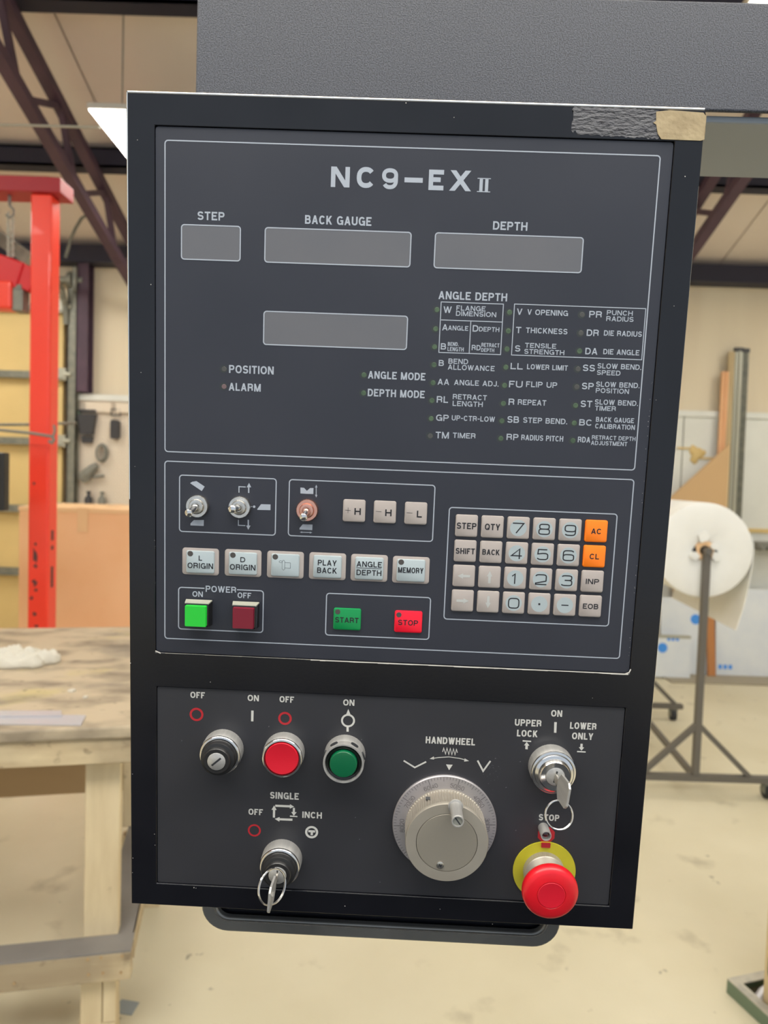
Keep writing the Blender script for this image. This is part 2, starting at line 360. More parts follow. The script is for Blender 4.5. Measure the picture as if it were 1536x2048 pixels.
def text_g(s, x0, x1, y0, y1, wt=.155, z=0.0, gap=.13, n=2.3, g=None, sw=None):
    "capitals filling the box x0..x1, y0..y1"
    g = g or G(); H = y1 - y0; st = sw or H * wt
    ws = [WID.get(c, .60) for c in s]
    fixed = sum(st for c in s if c in 'I.|')
    flex = sum(w for w in ws) + gap * (len(s) - 1)
    k = ((x1 - x0) - fixed) / max(flex, 1e-6) if flex > 0 else 0
    x = x0
    for c, w in zip(s, ws):
        W_ = w * k if c not in 'I.|' else st
        iw = max(W_ - st, 0)
        for li, line in enumerate(glyph(c, n)):
            zi = z + li * .000006
            if line[0] == 'd':
                _, xa_, ya_, xb_, yb2_ = line; hc = st / 2
                for _k in range(4):
                    dx = (W_ - 2 * hc) * (xb_ - xa_); dy = H * (yb2_ - ya_); hc = min(st / 2 * math.hypot(dx, dy) / abs(dy), st * 1.3)
                ax, bx_ = x + hc + xa_ * (W_ - 2 * hc), x + hc + xb_ * (W_ - 2 * hc); ay, by_ = y0 + ya_ * H, y0 + yb2_ * H
                q = [(ax - hc, ay, zi), (ax + hc, ay, zi), (bx_ + hc, by_, zi), (bx_ - hc, by_, zi)]
                g.add(q, [(0, 1, 2, 3) if yb2_ > ya_ else (3, 2, 1, 0)]); continue
            if c == '.':
                g.ribbon([(x, y0 + st / 2), (x + st, y0 + st / 2)], st, zi); continue
            if c == 'I': pts = [(x + st / 2, y0), (x + st / 2, y1)]
            elif c == '|': pts = [(x + st / 2, y0 - .25 * H), (x + st / 2, y1 + .25 * H)]
            elif c == '-': pts = [(x, y0 + .45 * H), (x + W_, y0 + .45 * H)]
            else: pts = [(x + st / 2 + px * iw, y0 + st / 2 + py * (H - st)) for px, py in line]
            if c not in '-I|' and len(pts) > 1:
                for e_, i_ in ((0, 1), (-1, -2)):
                    px_, py_ = line[e_]; qx_, qy_ = line[i_]; X_, Y_ = pts[e_]
                    if abs(px_ - qx_) < 1e-6 and py_ in (0, 1): pts[e_] = (X_, Y_ + (st / 2 if py_ else -st / 2))
                    elif abs(py_ - qy_) < 1e-6 and px_ in (0, 1) and c in 'EFTLZ27': pts[e_] = (X_ + (st / 2 if px_ else -st / 2), Y_)
            closed = len(pts) > 3 and (Vector(pts[0]) - Vector(pts[-1])).length < 1e-6
            g.ribbon(pts, st, zi, closed, y0 - (.3 * H if c in '|Q' else 0), y1 + (.3 * H if c == '|' else 0))
            if c not in 'CGSOQ0235689|' and not closed and n < 3:
                pass
        x += W_ + gap * k
    return g

# =================================================================== ROOM
YW = 6.1; EAVE = 3.42; K = 1 / 3
def cz(y, off=0.0): return EAVE + K * (YW - y) - off
XL, XR = -4.2, 4.6
g = G(); g.box(XL, XR, -4, YW + .1, -.1, 0)
struct('floor', g, 'floor', 'cream sealed concrete floor with faint stains and scuffs')
g = G(); g.box(XL, XR, YW, YW + .1, 0, EAVE + .02)
wb = struct('wall_back', g, 'cream', 'cream metal liner wall behind the machine')
g = G(); g.rings([[(XL - .1, y, 0), (XL, y, 0), (XL, y, cz(y)), (XL - .1, y, cz(y))] for y in (-4, YW + .1)])
struct('wall_left', g, 'cream', 'cream side wall left of the bench')
g = G(); g.rings([[(XR + .1, y, 0), (XR, y, 0), (XR, y, cz(y)), (XR + .1, y, cz(y))] for y in (-1, YW + .1)])
struct('wall_right', g, 'cream', 'cream side wall right of the roll stand')
# ceiling backing and liner panels with joints
g = G(); g.rings([[(XL - .1, y, cz(y) + .03), (XR + .1, y, cz(y) + .03), (XR + .1, y, cz(y) + .08), (XL - .1, y, cz(y) + .08)] for y in (-4, YW + .1)])
cl = struct('ceiling', g, 'purlin', 'tan sloping ceiling liner with narrow dark joints')
xs = [XL, -3.2, -1.93, -.95, .3, 1.5, 2.75, 3.85, XR]
for a, b in zip(xs, xs[1:]):
    g = G(); g.rings([[(a + .006, y, cz(y)), (b - .006, y, cz(y)), (b - .006, y, cz(y) + .03), (a + .006, y, cz(y) + .03)] for y in (-4, YW)])
    obj('ceiling_panel', g, 'ceil', cl)
# eave beam along the wall head
g = G(); g.box(XL, XR, YW - .16, YW, EAVE - .16, EAVE - .02)
struct('trim_1', g, 'purlin', 'dark eave beam along the top of the back wall')
# purlins across below the liner
def purlin(yc, lab, name):
    g = G(); z = cz(yc)
    g.box(XL, XR, yc - .10, yc - .085, z - .145, z - .015); g.box(XL, XR, yc - .10, yc + .02, z - .145, z - .13); g.box(XL, XR, yc - .10, yc + .02, z - .03, z - .015)
    o = obj(name, g, 'purlin'); tag(o, lab, 'purlin', 'dark purlins under the ceiling'); return o
purlin(5.06, 'dark steel purlin crossing behind the top of the red gantry post', 'ceiling_purlin')
purlin(3.925, 'dark steel purlin at the top left edge, left of the machine arm', 'ceiling_purlin')
# rafter trusses
def truss(x, lab):
    t = thing('roof_truss', lab, 'truss', (x, YW - .2, 0), 0, 'maroon roof trusses')
    y0, y1 = 0.8, YW - .2; oy = YW - .2
    g = G(); g.beam((0, y0 - oy, cz(y0, .20)), (0, y1 - oy, cz(y1, .20)), .07, .06); obj('top_chord', g, 'maroon', t)
    g = G(); g.beam((0, y0 - oy, cz(y0, .56)), (0, y1 - oy, cz(y1, .50)), .07, .06); obj('bottom_chord', g, 'maroon', t)
    # webs: a slanting brace then a square-set brace, as the photo shows
    for k in range(7):
        y = 5.44 - .71 * k
        if y + .44 < y1:
            g = G(); g.beam((0, y - oy, cz(y, .53)), (0, y + .44 - oy, cz(y + .44, .20)), .035, .035); obj('web_strut', g, 'maroon', t)
        g = G(); g.beam((0, y - .27 - oy, cz(y - .27, .20)), (0, y - .06 - oy, cz(y - .06, .53)), .035, .035); obj('web_brace', g, 'maroon', t)
    return t
truss(-2.06, 'maroon open web roof truss rising on the left above the red gantry')
truss(2.13, 'maroon open web roof truss seen at right under the machine arm')
# unseen rubber mat added to darken the pendant's lower reflections
g = G(); g.prism(rrect(-1.5, 1.3, -2.6, .9, .08), .001, .014); o = obj('added_dark_mat', g, 'rubber', bevel=.003); tag(o, 'unseen black rubber mat added to darken reflections in the control pendant', 'mat')
# light fixtures
def fixture(x, y, z, lab, tilt=0):
    t = thing('ceiling_light', lab, 'light', (x, y, z), 0, 'flat ceiling lights')
    g = G(); g.box(-.31, .31, -.61, .61, .0, .03); obj('lamp_housing', g, 'lamphouse', t, bevel=.004)
    g = G(); g.box(-.30, .30, -.60, .60, -.006, -.001); obj('lamp_diffuser', g, 'lampwhite', t)
    for q in (-.39, .39):
        g = G(); g.box(-.21, -.204, q - .003, q + .003, .03, max(.06, cz(y + q) - z)); obj('hanger_rod', g, 'galv', t)
    return t
p = on(178, 218, z=3.42)
fixture(p.x + .30, p.y + .60, 3.42, 'bright flat ceiling light peeking out left of the control pendant')
HID = 'flat ceiling light beyond the edge of the picture'
for (x, y) in ((1.7, 2.4), (-1.9, -.5), (-1.15, -.5), (-.4, -.5), (.35, -.5), (1.1, -.5), (1.85, -.5), (-3.2, 1.6), (3.6, 4.2), (-3.3, 4.6)):  # unseen row above the camera added to give the housing edge its highlight
    fixture(x, y, 3.5 if y < 4 else 3.3, HID)

# ---- sectional door at left with struts and track
dx1 = on(133, 800, Y=YW).x
DOOR = thing('door_1', 'tan sectional overhead door with grey horizontal struts behind the red post', None, (dx1 - .9, YW - .04, 0)); DOOR['kind'] = 'structure'
rails = [on(60, y, Y=YW - .1).z for y in (612, 747, 880, 1015, 1141)]
zt = [rails[0] + .02] + rails[1:]
edges = [rails[0] + .0] + rails[1:] + [rails[-1] - .56, 0.02]
edges = [max(e, .02) for e in edges]
for a, b in zip(edges, edges[1:]):
    if a - b < .05: continue
    g = G(); g.box(-1.2, .9, -.03, .01, b + .004, a - .004); obj('door_section', g, 'doortan', DOOR, bevel=.004)
for z in edges[:-1]:
    g = G(); g.box(-1.2, .93, -.07, -.03, z - .035, z + .02); g.box(-1.2, .93, -.10, -.03, z - .04, z - .033); obj('door_strut', g, 'galv', DOOR)
    g = G(); g.box(.84, .95, -.09, -.03, z - .05, z + .05); g.lathe([(.02, 0), (.02, .06)], 12, T=Matrix.Translation((.93, -.08, z)) @ Matrix.Rotation(PI / 2, 4, 'Y')); obj('hinge', g, 'galvl', DOOR)
xt = on(145, 800, Y=YW - .1).x
g = G(); g.box(-.04, .04, -.10, -.09, .02, 3.05); g.box(-.04, -.03, -.10, .0, .02, 3.05); g.box(.03, .04, -.10, .0, .02, 3.05)
tr = obj('door_track', g, 'galv', None, (xt, YW - .02, 0)); tag(tr, 'grey galvanised vertical track beside the tan door', 'track')
xc = on(167, 650, Y=YW - .1).x
g = G(); g.box(-.045, .045, -.12, -.11, 2.2, EAVE - .16); g.box(-.045, .045, -.02, -.0, 2.2, EAVE - .16); g.box(-.01, .01, -.11, -.02, 2.2, EAVE - .16)
o = obj('door_jamb', g, 'maroon', None, (xc, YW, 0)); tag(o, 'dark maroon steel jamb between door track and cream wall', 'jamb')
# door spring gear above
g = G()
zz = on(140, 560, Y=YW - .2).z
pts = [(0, -.1, 2.75), (0, -.12, 2.9), (0, -.2, 3.02), (0, -.34, 3.09), (0, -.9, 3.12)]
g.tube(pts, .025, 8)
o = obj('curved_door_track', g, 'galv', None, (xt - .05, YW - .02, 0)); tag(o, 'grey curved track bending back above the door', 'track')
g = G(); g.tube([(-1.5, 0, 0), (.10, 0, 0)], .03, 12); g.lathe([(.07, 0), (.07, .04)], 16, T=Matrix.Translation((-.02, 0, 0)) @ Matrix.Rotation(PI / 2, 4, 'Y'))
g.box(.03, .06, -.05, .1, -.1, .1)
o = obj('door_spring_shaft', g, 'galv', None, (xt - .02, YW - .1, 3.12)); tag(o, 'grey spring shaft with drum above the tan door', 'door gear')

# ---- pegboard with tools
pa = on(157, 800, Y=YW - .05); pb = on(300, 1012, Y=YW - .05)
PEGX0, PEGX1, PEGZ1, PEGZ0 = pa.x, pb.x, pa.z, on(200, 1012, Y=YW - .05).z
pt = thing('pegboard', 'pale pegboard with rows of holes on the wall above the cardboard box', 'pegboard', (PEGX0, YW - .05, PEGZ0))
g = G(); g.box(0, PEGX1 - PEGX0 + .3, 0, .02, 0, PEGZ1 - PEGZ0); obj('board', g, 'peg', pt)
g = G(); n = 0
for i in range(28):
    for j in range(30):
        x = .03 + i * .028; z = .04 + j * .028
        if z < PEGZ1 - PEGZ0 - .02: g.box(x - .003, x + .003, -.0008, -.0002, z - .003, z + .003)
oo = obj('peg_hole', g, 'tool', pt); oo['kind'] = 'stuff'
g = G(); g.box(0, PEGX1 - PEGX0 + .3, -.02, .02, PEGZ1 - PEGZ0, PEGZ1 - PEGZ0 + .05); obj('top_rail', g, 'white_liner', pt)
g = G(); g.box(0, PEGX1 - PEGX0 + .3, -.02, .02, -.04, 0); obj('bottom_rail', g, 'toolg', pt)
for i in range(3):
    x = .18 + i * .26
    g = G(); g.box(x - .11, x + .11, -.03, -.001, PEGZ1 - PEGZ0 - .10, PEGZ1 - PEGZ0 - .015); obj('slatted_holder', g, 'peg', pt, bevel=.004)
YT = YW - .055
def peg(px, py, name, g, m, lab, cat, **k):
    c = on(px, py, Y=YT); o = obj(name, g, m, None, tuple(c), **k); return tag(o, lab, cat, 'tools on the pegboard')
g = G(); T_ = Matrix.Rotation(PI / 2, 4, 'X')
g.prism([(-.075, .10), (.075, .10), (.05, -.07), (-.05, -.07)], .002, .05, T_); g.prism([(-.05, -.085), (.05, -.085), (.04, -.14), (-.04, -.14)], .002, .03, T_)
g.prism([(-.07, .14), (.07, .14), (.075, .12), (-.075, .12)], .002, .04, T_)
peg(177, 853, 'hand_scoop', g, 'tool', 'black tapering scoop hanging at upper left of the pegboard', 'tool')
g = G(); g.prism(rrect(-.035, .035, -.12, .04, .02), .002, .05, T_); g.tube([(-.04, -.02, .08), (-.04, -.02, .13), (.04, -.02, .13), (.04, -.02, .08), (-.04, -.02, .08)], .006, 6)
peg(233, 850, 'hand_brush', g, 'tool', 'grey brush with loop top hanging at upper right of pegboard', 'brush')
g = G()
for q in range(3): g.tube([(.05 * math.cos(a * PI / 8) * (1 - .12 * q), -.02 - .012 * q, .075 * math.sin(a * PI / 8) * (1 - .1 * q)) for a in range(16)], .008, 6, True)
peg(206, 906, 'cable_coil', g, 'toolg', 'small grey cable coil hanging mid pegboard', 'cable')
g = G(); g.tube([(-.05, -.04, -.06), (-.02, -.04, -.02), (.03, -.04, .03), (.06, -.04, .05)], [.04, .045, .035, .025], 12); g.tube([(.02, -.04, -.05), (.12, -.04, -.035)], .012, 8); g.lathe([(.045, 0), (.05, .02), (.03, .03)], 16, T=Matrix.Translation((-.04, -.04, -.05)) @ T_)
peg(184, 942, 'angle_grinder', g, 'toolg', 'grey angle grinder hanging low on the pegboard', 'tool')
for px, lab in ((177, 'dark bottle with red cap on the pegboard ledge, left one'), (204, 'grey spray bottle on the pegboard ledge, right one')):
    g = G(); g.lathe([(.03, -.06), (.032, .0), (.014, .03), (.012, .045), (.02, .05), (.018, .065)], 14)
    c = on(px, 1004, Y=YT - .04); o = obj('small_bottle', g, 'tool' if px < 190 else 'toolg', None, (c.x, c.y, PEGZ0 + .061), smooth=True); tag(o, lab, 'bottle', 'tools on the pegboard')
g = G(); g.prism([(-.06, .02), (0, .035), (.06, -.03), (.12, -.09), (.10, -.10), (-.01, -.02)], .002, .04, T_)
peg(148, 818, 'pruning_shears', g, 'green', 'green handled shears hanging left of the scoop', 'tool')

# ---- right part of the back wall: white sheets, trim
zw = on(1400, 834, Y=YW - .03).z; zl = on(1500, 1058, Y=YW - .03).z
for a, b in ((1.9, 2.52), (2.53, 3.4), (3.41, XR)):
    g = G(); g.box(a, b, YW - .03, YW, zl, zw); obj('wall_sheet', g, 'white_liner', wb, bevel=.003)
    g = G(); g.box(a, b, YW - .03, YW, .0, zl - .01); obj('wall_sheet', g, 'white_liner', wb, bevel=.003)
g = G(); g.box(1.9, XR, YW - .05, YW, zw, zw + .05); struct('trim_2', g, 'white_liner', 'white trim strip along the top of the white wall sheets')
g = G(); g.box(2.8, XR, YW - .045, YW - .025, zl - .03, zl + .005); struct('trim_3', g, 'doortan', 'yellowish trim strip low on the white wall at right')
# tan blotch
c = on(1393, 906, Y=YW - .035); g = G(); ring = []
for i in range(18): a = 2 * PI * i / 18; r = .065 * (1 + .25 * math.sin(3 * a + 1) + .12 * math.sin(7 * a)); ring.append((r * math.cos(a), r * 1.1 * math.sin(a) - .01))
ring2 = [(x * .55, y * .55) for x, y in ring]
g.rings([[(x, 0, y) for x, y in ring], [(x, -.02, y) for x, y in ring2]]); g.box(-.17, -.04, -.008, 0, .03, .045); g.box(.04, .17, -.008, 0, -.05, -.035)
o = obj('foam_patch', g, 'doortan', None, tuple(c), smooth=True); tag(o, 'tan blob of dried foam on the white wall left of the channels', 'patch')
# leaning channels
def leaning(px0, px1, ytop, name, m, lab, cat, yb, grp=None, capm=None, dep=.03):
    a = on(px0, ytop, Y=YW - .12); b = on(px1, ytop, Y=YW - .12); w = b.x - a.x
    t = thing(name, lab, cat, ((a.x + b.x) / 2, yb, 0), 0, grp)
    H = a.z; ly = (YW - .10) - yb; g = G()
    g.beam((0, 0, 0.0), (0, ly, H), w * .12, dep, (0, -1, .1)); 
    g.rings([[(x, y0 + k, z) for x, k in ((-w / 2, 0), (w / 2, 0), (w / 2, dep), (w / 2 - .006, dep), (w / 2 - .006, .006), (-w / 2 + .006, .006), (-w / 2 + .006, dep), (-w / 2, dep))] for y0, z in ((0, 0), (ly, H))])
    obj('channel_body', g, m, t)
    if capm:
        g = G(); g.box(-w / 2 - .003, w / 2 + .003, ly - .006, ly + dep + .006, H - .01, H + .025); obj('end_cap', g, capm, t)
    return t
leaning(1448, 1461, 742, 'shadow_strip', 'card', 'brown wooden batten leaning left of the metal channels', 'batten', YW - .11)  # brown strip put in for a band of shadow
leaning(1463, 1472, 702, 'metal_channel', 'column', 'cream channel leaning on the wall, left of the capped grey ones', 'channel', YW - .15, 'leaning metal channels')
leaning(1474, 1489, 700, 'metal_channel', 'galvl', 'pale galvanised channel with a black end cap leaning on the wall', 'channel', YW - .15, 'leaning metal channels', 'tool')
leaning(1491, 1501, 702, 'metal_channel', 'galv', 'darker grey channel leaning at the right of the capped bundle', 'channel', YW - .15, 'leaning metal channels', 'tool')
# leaning cardboard sheet
a = on(1458, 888, Y=YW - .15); b = on(1330, 1002, Y=YW - .15)
g = G(); g.prism([(b.x - .05, b.z - .055), (a.x, a.z), (a.x + .0, .015), (a.x - .25, .015)], 0, .01, Matrix.Translation((0, YW - .15, 0)) @ Matrix.Rotation(PI / 2, 4, 'X'))
o = obj('cardboard_sheet', g, mat('tan_cardboard', rgb(206, 172, 128), .8)); tag(o, 'brown cardboard sheet with slanting top leaning beside the channels', 'cardboard')
# wall bracket at right edge
c = on(1524, 1092, Y=YW - .1); g = G(); g.box(-.09, .16, -.1, .06, -.03, .035); g.tube([(-.07, -.1, -.01), (-.07, -.16, -.01)], .02, 10); g.tube([(.0, -.1, -.01), (.0, -.16, -.01)], .02, 10)
o = obj('outlet_box', g, 'toolg', None, tuple(c), bevel=.004); tag(o, 'dark grey service box on the wall at the right edge', 'box')

# mat, boards at right
ma = on(1343, 1366, z=.0); mb = on(1316, 1342, z=.0)
g = G(); g.prism([(ma.x, ma.y), (XR, ma.y), (XR, YW - .03), (mb.x - .05, YW - .03)], .001, .012)
o = obj('floor_mat', g, 'mat'); tag(o, 'low grey mat on the floor along the wall under the white boards', 'mat')
def board(px0, px1, yt, yfoot, name, m, lab, cat, grp=None, th=.02, zf=.014, lean=.08):
    a = on(px0, yt, Y=yfoot); b = on(px1, yt, Y=yfoot)
    w = b.x - a.x; H = a.z - zf
    t = thing(name, lab, cat, ((a.x + b.x) / 2, yfoot, zf), 0, grp)
    T_ = Matrix.Rotation(-math.atan2(lean, H), 4, 'X')
    g = G(); g.box(-w / 2, w / 2, 0, th, 0, H, T_); obj('board', g, m, t)
    return t, T_, w, H
WB = 'white printed boards along the wall'
def prints(t, T_, items):
    for kind, x, z, s, mm in items:
        g = G()
        if kind == 'disc': g.lathe([(s, .0005), (s, .0015)], 20, T=T_ @ Matrix.Translation((x, 0, z)) @ Matrix.Rotation(PI / 2, 4, 'X'))
        else:
            for q in range(3): g.box(x + q * s * .7, x + q * s * .7 + s * .5, -.0015, -.0005, z, z + s * .6, T_)
        obj('print_mark', g, mm, t)
t, T_, w, H = board(1441, 1700, 1178, YW - .28, 'white_board', 'foamsheet', 'large white printed board leaning right of the brown plank', 'board', WB)
prints(t, T_, [('bars', -w / 2 + .02, .05, .06, 'inkb')])
board(1423, 1438, 1232, YW - .32, 'brown_plank', 'brown', 'brown plank standing between the white printed boards', 'plank', None, .02)
t, T_, w, H = board(1330, 1421, 1196, YW - .28, 'white_board', 'foamsheet', 'tall white board with a blue disc behind the roll stand pole', 'board', WB)
c = on(1397, 1244, Y=YW - .28); prints(t, T_, [('disc', c.x - t.location.x, c.z, .042, 'inkb')])
t, T_, w, H = board(1300, 1384, 1276, YW - .40, 'white_carton', 'foamsheet', 'white carton with pale blue print at the left of the boards', 'carton', None, .05, .014, .03)
c = on(1327, 1300, Y=YW - .40); c2 = on(1337, 1286, Y=YW - .40)
prints(t, T_, [('disc', c.x - t.location.x, c.z, .04, 'inkb'), ('bars', c2.x - t.location.x, c2.z, .05, 'inkb')])
g = G(); g.box(-w / 2 - .004, w / 2 + .004, -.004, .055, H, H + .02, T_); obj('lid', g, 'galvl', t)

# ---- roll stand
YS = 3.52; pc = on(1414, 1102, Y=YS); pole_b = on(1392, 1565, Y=YS)
RX = pc.x; RZ = pc.z; YF = 4.68; XF = RX + .10
st = thing('roll_stand', 'grey steel stand on casters carrying the white foam roll', 'stand', (RX, YS, 0))
def L_(x, y, z): return (x - RX, y - YS, z)
BX = RX - .0
for (x, y) in ((RX, YS), (XF, YF)):
    g = G(); g.beam(L_(x, y, .08), L_(x, y, RZ - .01), .031, .031, (0, 1, 0)); obj('post', g, 'standgrey', st)
    g = G(); g.beam(L_(x - .46, y, .095), L_(x + (.42 if y < 4 else .32), y, .095), .04, .03); obj('foot_bar', g, 'standgrey', st)
    for s_ in (-1, 1):
        g = G(); g.beam(L_(x, y, .37), L_(x + s_ * .27, y, .11), .025, .025, (0, 1, 0)); obj('brace', g, 'standgrey', st)
        g = G(); cx = x + ((.365 if y < 4 else .26) if s_ > 0 else -.44)
        g.lathe([(.02, -.016), (.038, -.014), (.038, .014), (.02, .016)], 18, T=Matrix.Translation(L_(cx, y, .038)) @ Matrix.Rotation(PI / 2, 4, 'Y'))
        w_ = obj('caster', g, 'rubber', st)
        g = G(); g.box(cx - RX - .022, cx - RX - .018, y - YS - .02, y - YS + .02, .03, .08); g.box(cx - RX + .018, cx - RX + .022, y - YS - .02, y - YS + .02, .03, .08); g.box(cx - RX - .022, cx - RX + .022, y - YS - .02, y - YS + .02, .072, .078)
        obj('caster_fork', g, 'galv', w_)
g = G(); g.beam(L_(RX, YS, .095), L_(XF, YF, .095), .025, .03); obj('tie_bar', g, 'standgrey', st)
g = G(); g.tube([L_(RX - .003, YS - .03, RZ), L_(XF, YF + .03, RZ)], .018, 12); obj('axle', g, 'standgrey', st)
# roll
rl = thing('foam_roll', 'big white foam roll with loose tail hanging on the grey stand', 'roll', (RX, YS + .03, RZ))
ax = Vector((XF - RX, YF - YS, 0)); Lr = ax.length - .10; ang = math.atan2(ax.x, ax.y)
TR = Matrix.Rotation(-ang, 4, 'Z') @ Matrix.Rotation(-PI / 2, 4, 'X')     # lathe z -> along axis
g = G(); g.lathe([(.048, .004), (.06, -.004), (.215, -.003), (.236, .004), (.240, .02), (.240, Lr), (.05, Lr), (.048, .004)], 72, T=TR, cap=False)
obj('roll_body', g, 'foam', rl, smooth=True)
g = G()
for k in range(5): r = .09 + .03 * k
g.lathe([(.026, -.012), (.048, -.012), (.048, .06), (.026, .06), (.026, -.012)], 20, T=TR, cap=False); obj('cardboard_core', g, 'cardl', rl, smooth=True)
g = G()
for (a0, rr) in ((25, .075), (150, .07), (260, .085), (330, .06)):
    g = G(); g.prism([(rr * math.cos(math.radians(a0 + d)) * q, rr * math.sin(math.radians(a0 + d)) * q) for d, q in ((-22, .55), (-18, 1), (8, 1.15), (24, .9), (18, .6))], -.02, -.006, TR)
    obj('torn_wrap', g, 'foam', rl)
g = G()
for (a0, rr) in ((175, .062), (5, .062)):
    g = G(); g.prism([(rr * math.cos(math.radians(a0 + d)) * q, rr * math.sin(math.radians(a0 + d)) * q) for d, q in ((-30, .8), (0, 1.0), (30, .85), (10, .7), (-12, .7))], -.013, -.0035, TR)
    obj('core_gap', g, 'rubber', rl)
g = G(); sect = []
for k in range(15):
    f_ = k / 14
    if f_ < .3: a = math.radians(20 - f_ / .3 * 20); x, z = .2425 * math.cos(a), .2425 * math.sin(a)
    else: u = (f_ - .3) / .7; x = .2425 - .055 * u * u - .01 * u; z = -.40 * u
    sect.append((x, z))
th = .004
vv = [(x, 0.015, z) for x, z in sect] + [(x + th, .015, z) for x, z in sect[::-1]]
rs = [[(x, y, z) for x, _, z in vv] for y in (.015, .3, .6, Lr - .03)]
g.rings(rs, Matrix.Rotation(-ang, 4, 'Z')); obj('loose_tail', g, 'foam', rl, smooth=True)

# ---- red gantry and hoist
YG = 3.5; ga = on(58, 700, Y=YG); gb = on(100, 700, Y=YG)
gx = (ga.x + gb.x) / 2; gw = (gb.x - ga.x)
gt = thing('red_gantry', 'red steel gantry post with top beam standing behind the bench', 'gantry', (gx, YG, 0))
zb = on(60, 384, Y=YG - .01).z; ztp = on(60, 357, Y=YG - .01).z; xe = on(122, 385, Y=YG - .01).x - gx
g = G(); g.box(-gw / 2, gw / 2, 0, .10, .01, zb); obj('post', g, 'red', gt, bevel=.012, seg=3)
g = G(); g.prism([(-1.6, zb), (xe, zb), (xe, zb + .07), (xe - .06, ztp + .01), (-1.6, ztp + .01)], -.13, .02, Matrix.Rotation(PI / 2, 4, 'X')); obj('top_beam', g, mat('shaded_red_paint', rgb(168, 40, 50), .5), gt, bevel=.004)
g = G(); g.box(-.25, .25, -.05, .2, 0, .012); obj('base_plate', g, 'red', gt)
# worn stencil marks: smudged fragments, not readable in the photo
g = G()
def smear(px, py, w, h, a=0, face=0):
    c = on(px, py, Y=YG - .001); r = []
    for i in range(10):
        t_ = 2 * PI * i / 10; rr = 1 + .3 * math.sin(2.3 * i + px)
        x, z = w / 2 * rr * math.cos(t_), h / 2 * rr * math.sin(t_); r.append((c.x - gx + x * math.cos(a) - z * math.sin(a), c.z + x * math.sin(a) + z * math.cos(a)))
    g.prism(r, .0005, .0015, Matrix.Rotation(PI / 2, 4, 'X'))
for px, py, w, h, a in ((71, 1088, .012, .014, 0), (70, 1112, .02, .066, .1), (71, 1132, .018, .02, 0), (68, 1163, .02, .02, .6), (71, 1168, .012, .03, -.6), (72, 1180, .02, .014, .3), (63, 1196, .014, .02, -.5), (69, 1228, .018, .02, .2), (73, 1252, .022, .012, 0), (68, 967, .014, .014, 0)):
    smear(px, py, w, h, a)
o_ = obj('stencil_smudge', g, 'stencil', gt)
g = G()
for z_, h_ in ((1072, .05), (1097, .02), (1145, .05), (1165, .06)):
    c = on(99, z_, Y=YG); g.add([(gw / 2 + .0008, .03, c.z - h_ / 2), (gw / 2 + .0008, .055, c.z - h_ / 2), (gw / 2 + .0008, .055, c.z + h_ / 2), (gw / 2 + .0008, .03, c.z + h_ / 2)], [(0, 1, 2, 3)])
obj('stencil_smudge', g, 'stencil', gt)
# chain and hoist
hc = on(15, 395, Y=YG + .02); hb = on(14, 500, Y=YG + .02)
ch = thing('chain_hoist', 'red chain hoist with pale link chain hanging under the red beam', 'hoist', (hc.x, YG + .04, hc.z))
g = G(); g.tube([(0, 0, .04), (0, 0, -.03)], .008, 8); g.tube([(0, 0, -.03), (.02, 0, -.05), (.02, 0, -.075), (0, 0, -.09), (-.018, 0, -.075)], .006, 8); obj('hook', g, 'toolg', ch)
g = G()
for s_ in (0, .022):
    n = 12 if s_ else 14
    for k in range(n):
        z = -.07 - k * .016 - s_; pts = [((.006 if k % 2 else 0) * math.cos(a) + s_ - .006, (0 if k % 2 else .006) * math.cos(a), z + .011 * math.sin(a)) for a in [i * PI / 4 for i in range(8)]]
        g.tube(pts, .0028, 5, True)
cc = obj('chain', g, 'galvl', ch)
a = on(-30, 500, Y=YG) - Vector((hc.x, YG + .04, hc.z)); b = on(50, 545, Y=YG) - Vector((hc.x, YG + .04, hc.z))
g = G(); g.beam((a.x - .12, .0, a.z - .02), (b.x - .03, .0, b.z - .012), .07, .13, (0, 0, 1)); obj('hoist_body', g, 'reddark', ch, bevel=.008)
g = G(); g.beam((b.x - .05, .02, b.z - .005), (b.x + .03, .02, b.z - .03), .09, .12, (0, 0, 1)); obj('hoist_end', g, 'reddark', ch, bevel=.006)
c = on(5, 590, Y=YG) - Vector((hc.x, YG + .04, hc.z)); c2 = on(32, 600, Y=YG) - Vector((hc.x, YG + .04, hc.z))
g = G(); g.box(c.x - .15, c.x + .045, -.05, .05, c.z - .065, c.z + .07); obj('motor_box', g, 'red', ch, bevel=.012)
g = G(); g.box(c2.x - .025, c2.x + .03, -.035, .035, c2.z - .05, c2.z + .055); g.box(c2.x - .03, c2.x + .02, -.03, .03, c2.z + .05, c2.z + .08); obj('motor_cap', g, 'galv', ch, bevel=.006)
# trolley rail piece behind
a = on(10, 478, Y=YG + .5); b = on(60, 520, Y=YG + .5)
g = G(); g.beam((a.x - .5, YG + .5, a.z + .32), (b.x, YG + .5, b.z), .05, .07); 
o = obj('grey_boom', g, 'galv'); tag(o, 'grey boom slanting down behind the red hoist', 'boom')
# loose hose from truss to eave
pts = [on(x, y, Y=YW - .5) for x, y in ((176, 428), (163, 437), (152, 455), (143, 475), (136, 498), (131, 515))]
g = G(); g.tube([tuple(q) for q in pts], .012, 8); o = obj('air_hose', g, 'galv'); tag(o, 'thin grey hose curving from the left truss down to the eave', 'hose')
pts = [on(x, y, Y=3.6) for x, y in ((-60, 249), (60, 251), (200, 255))]
g = G(); g.tube([tuple(q) for q in pts], .006, 6); o = obj('tie_rod', g, 'galvl'); tag(o, 'thin pale rod crossing in front of the left truss', 'rod')
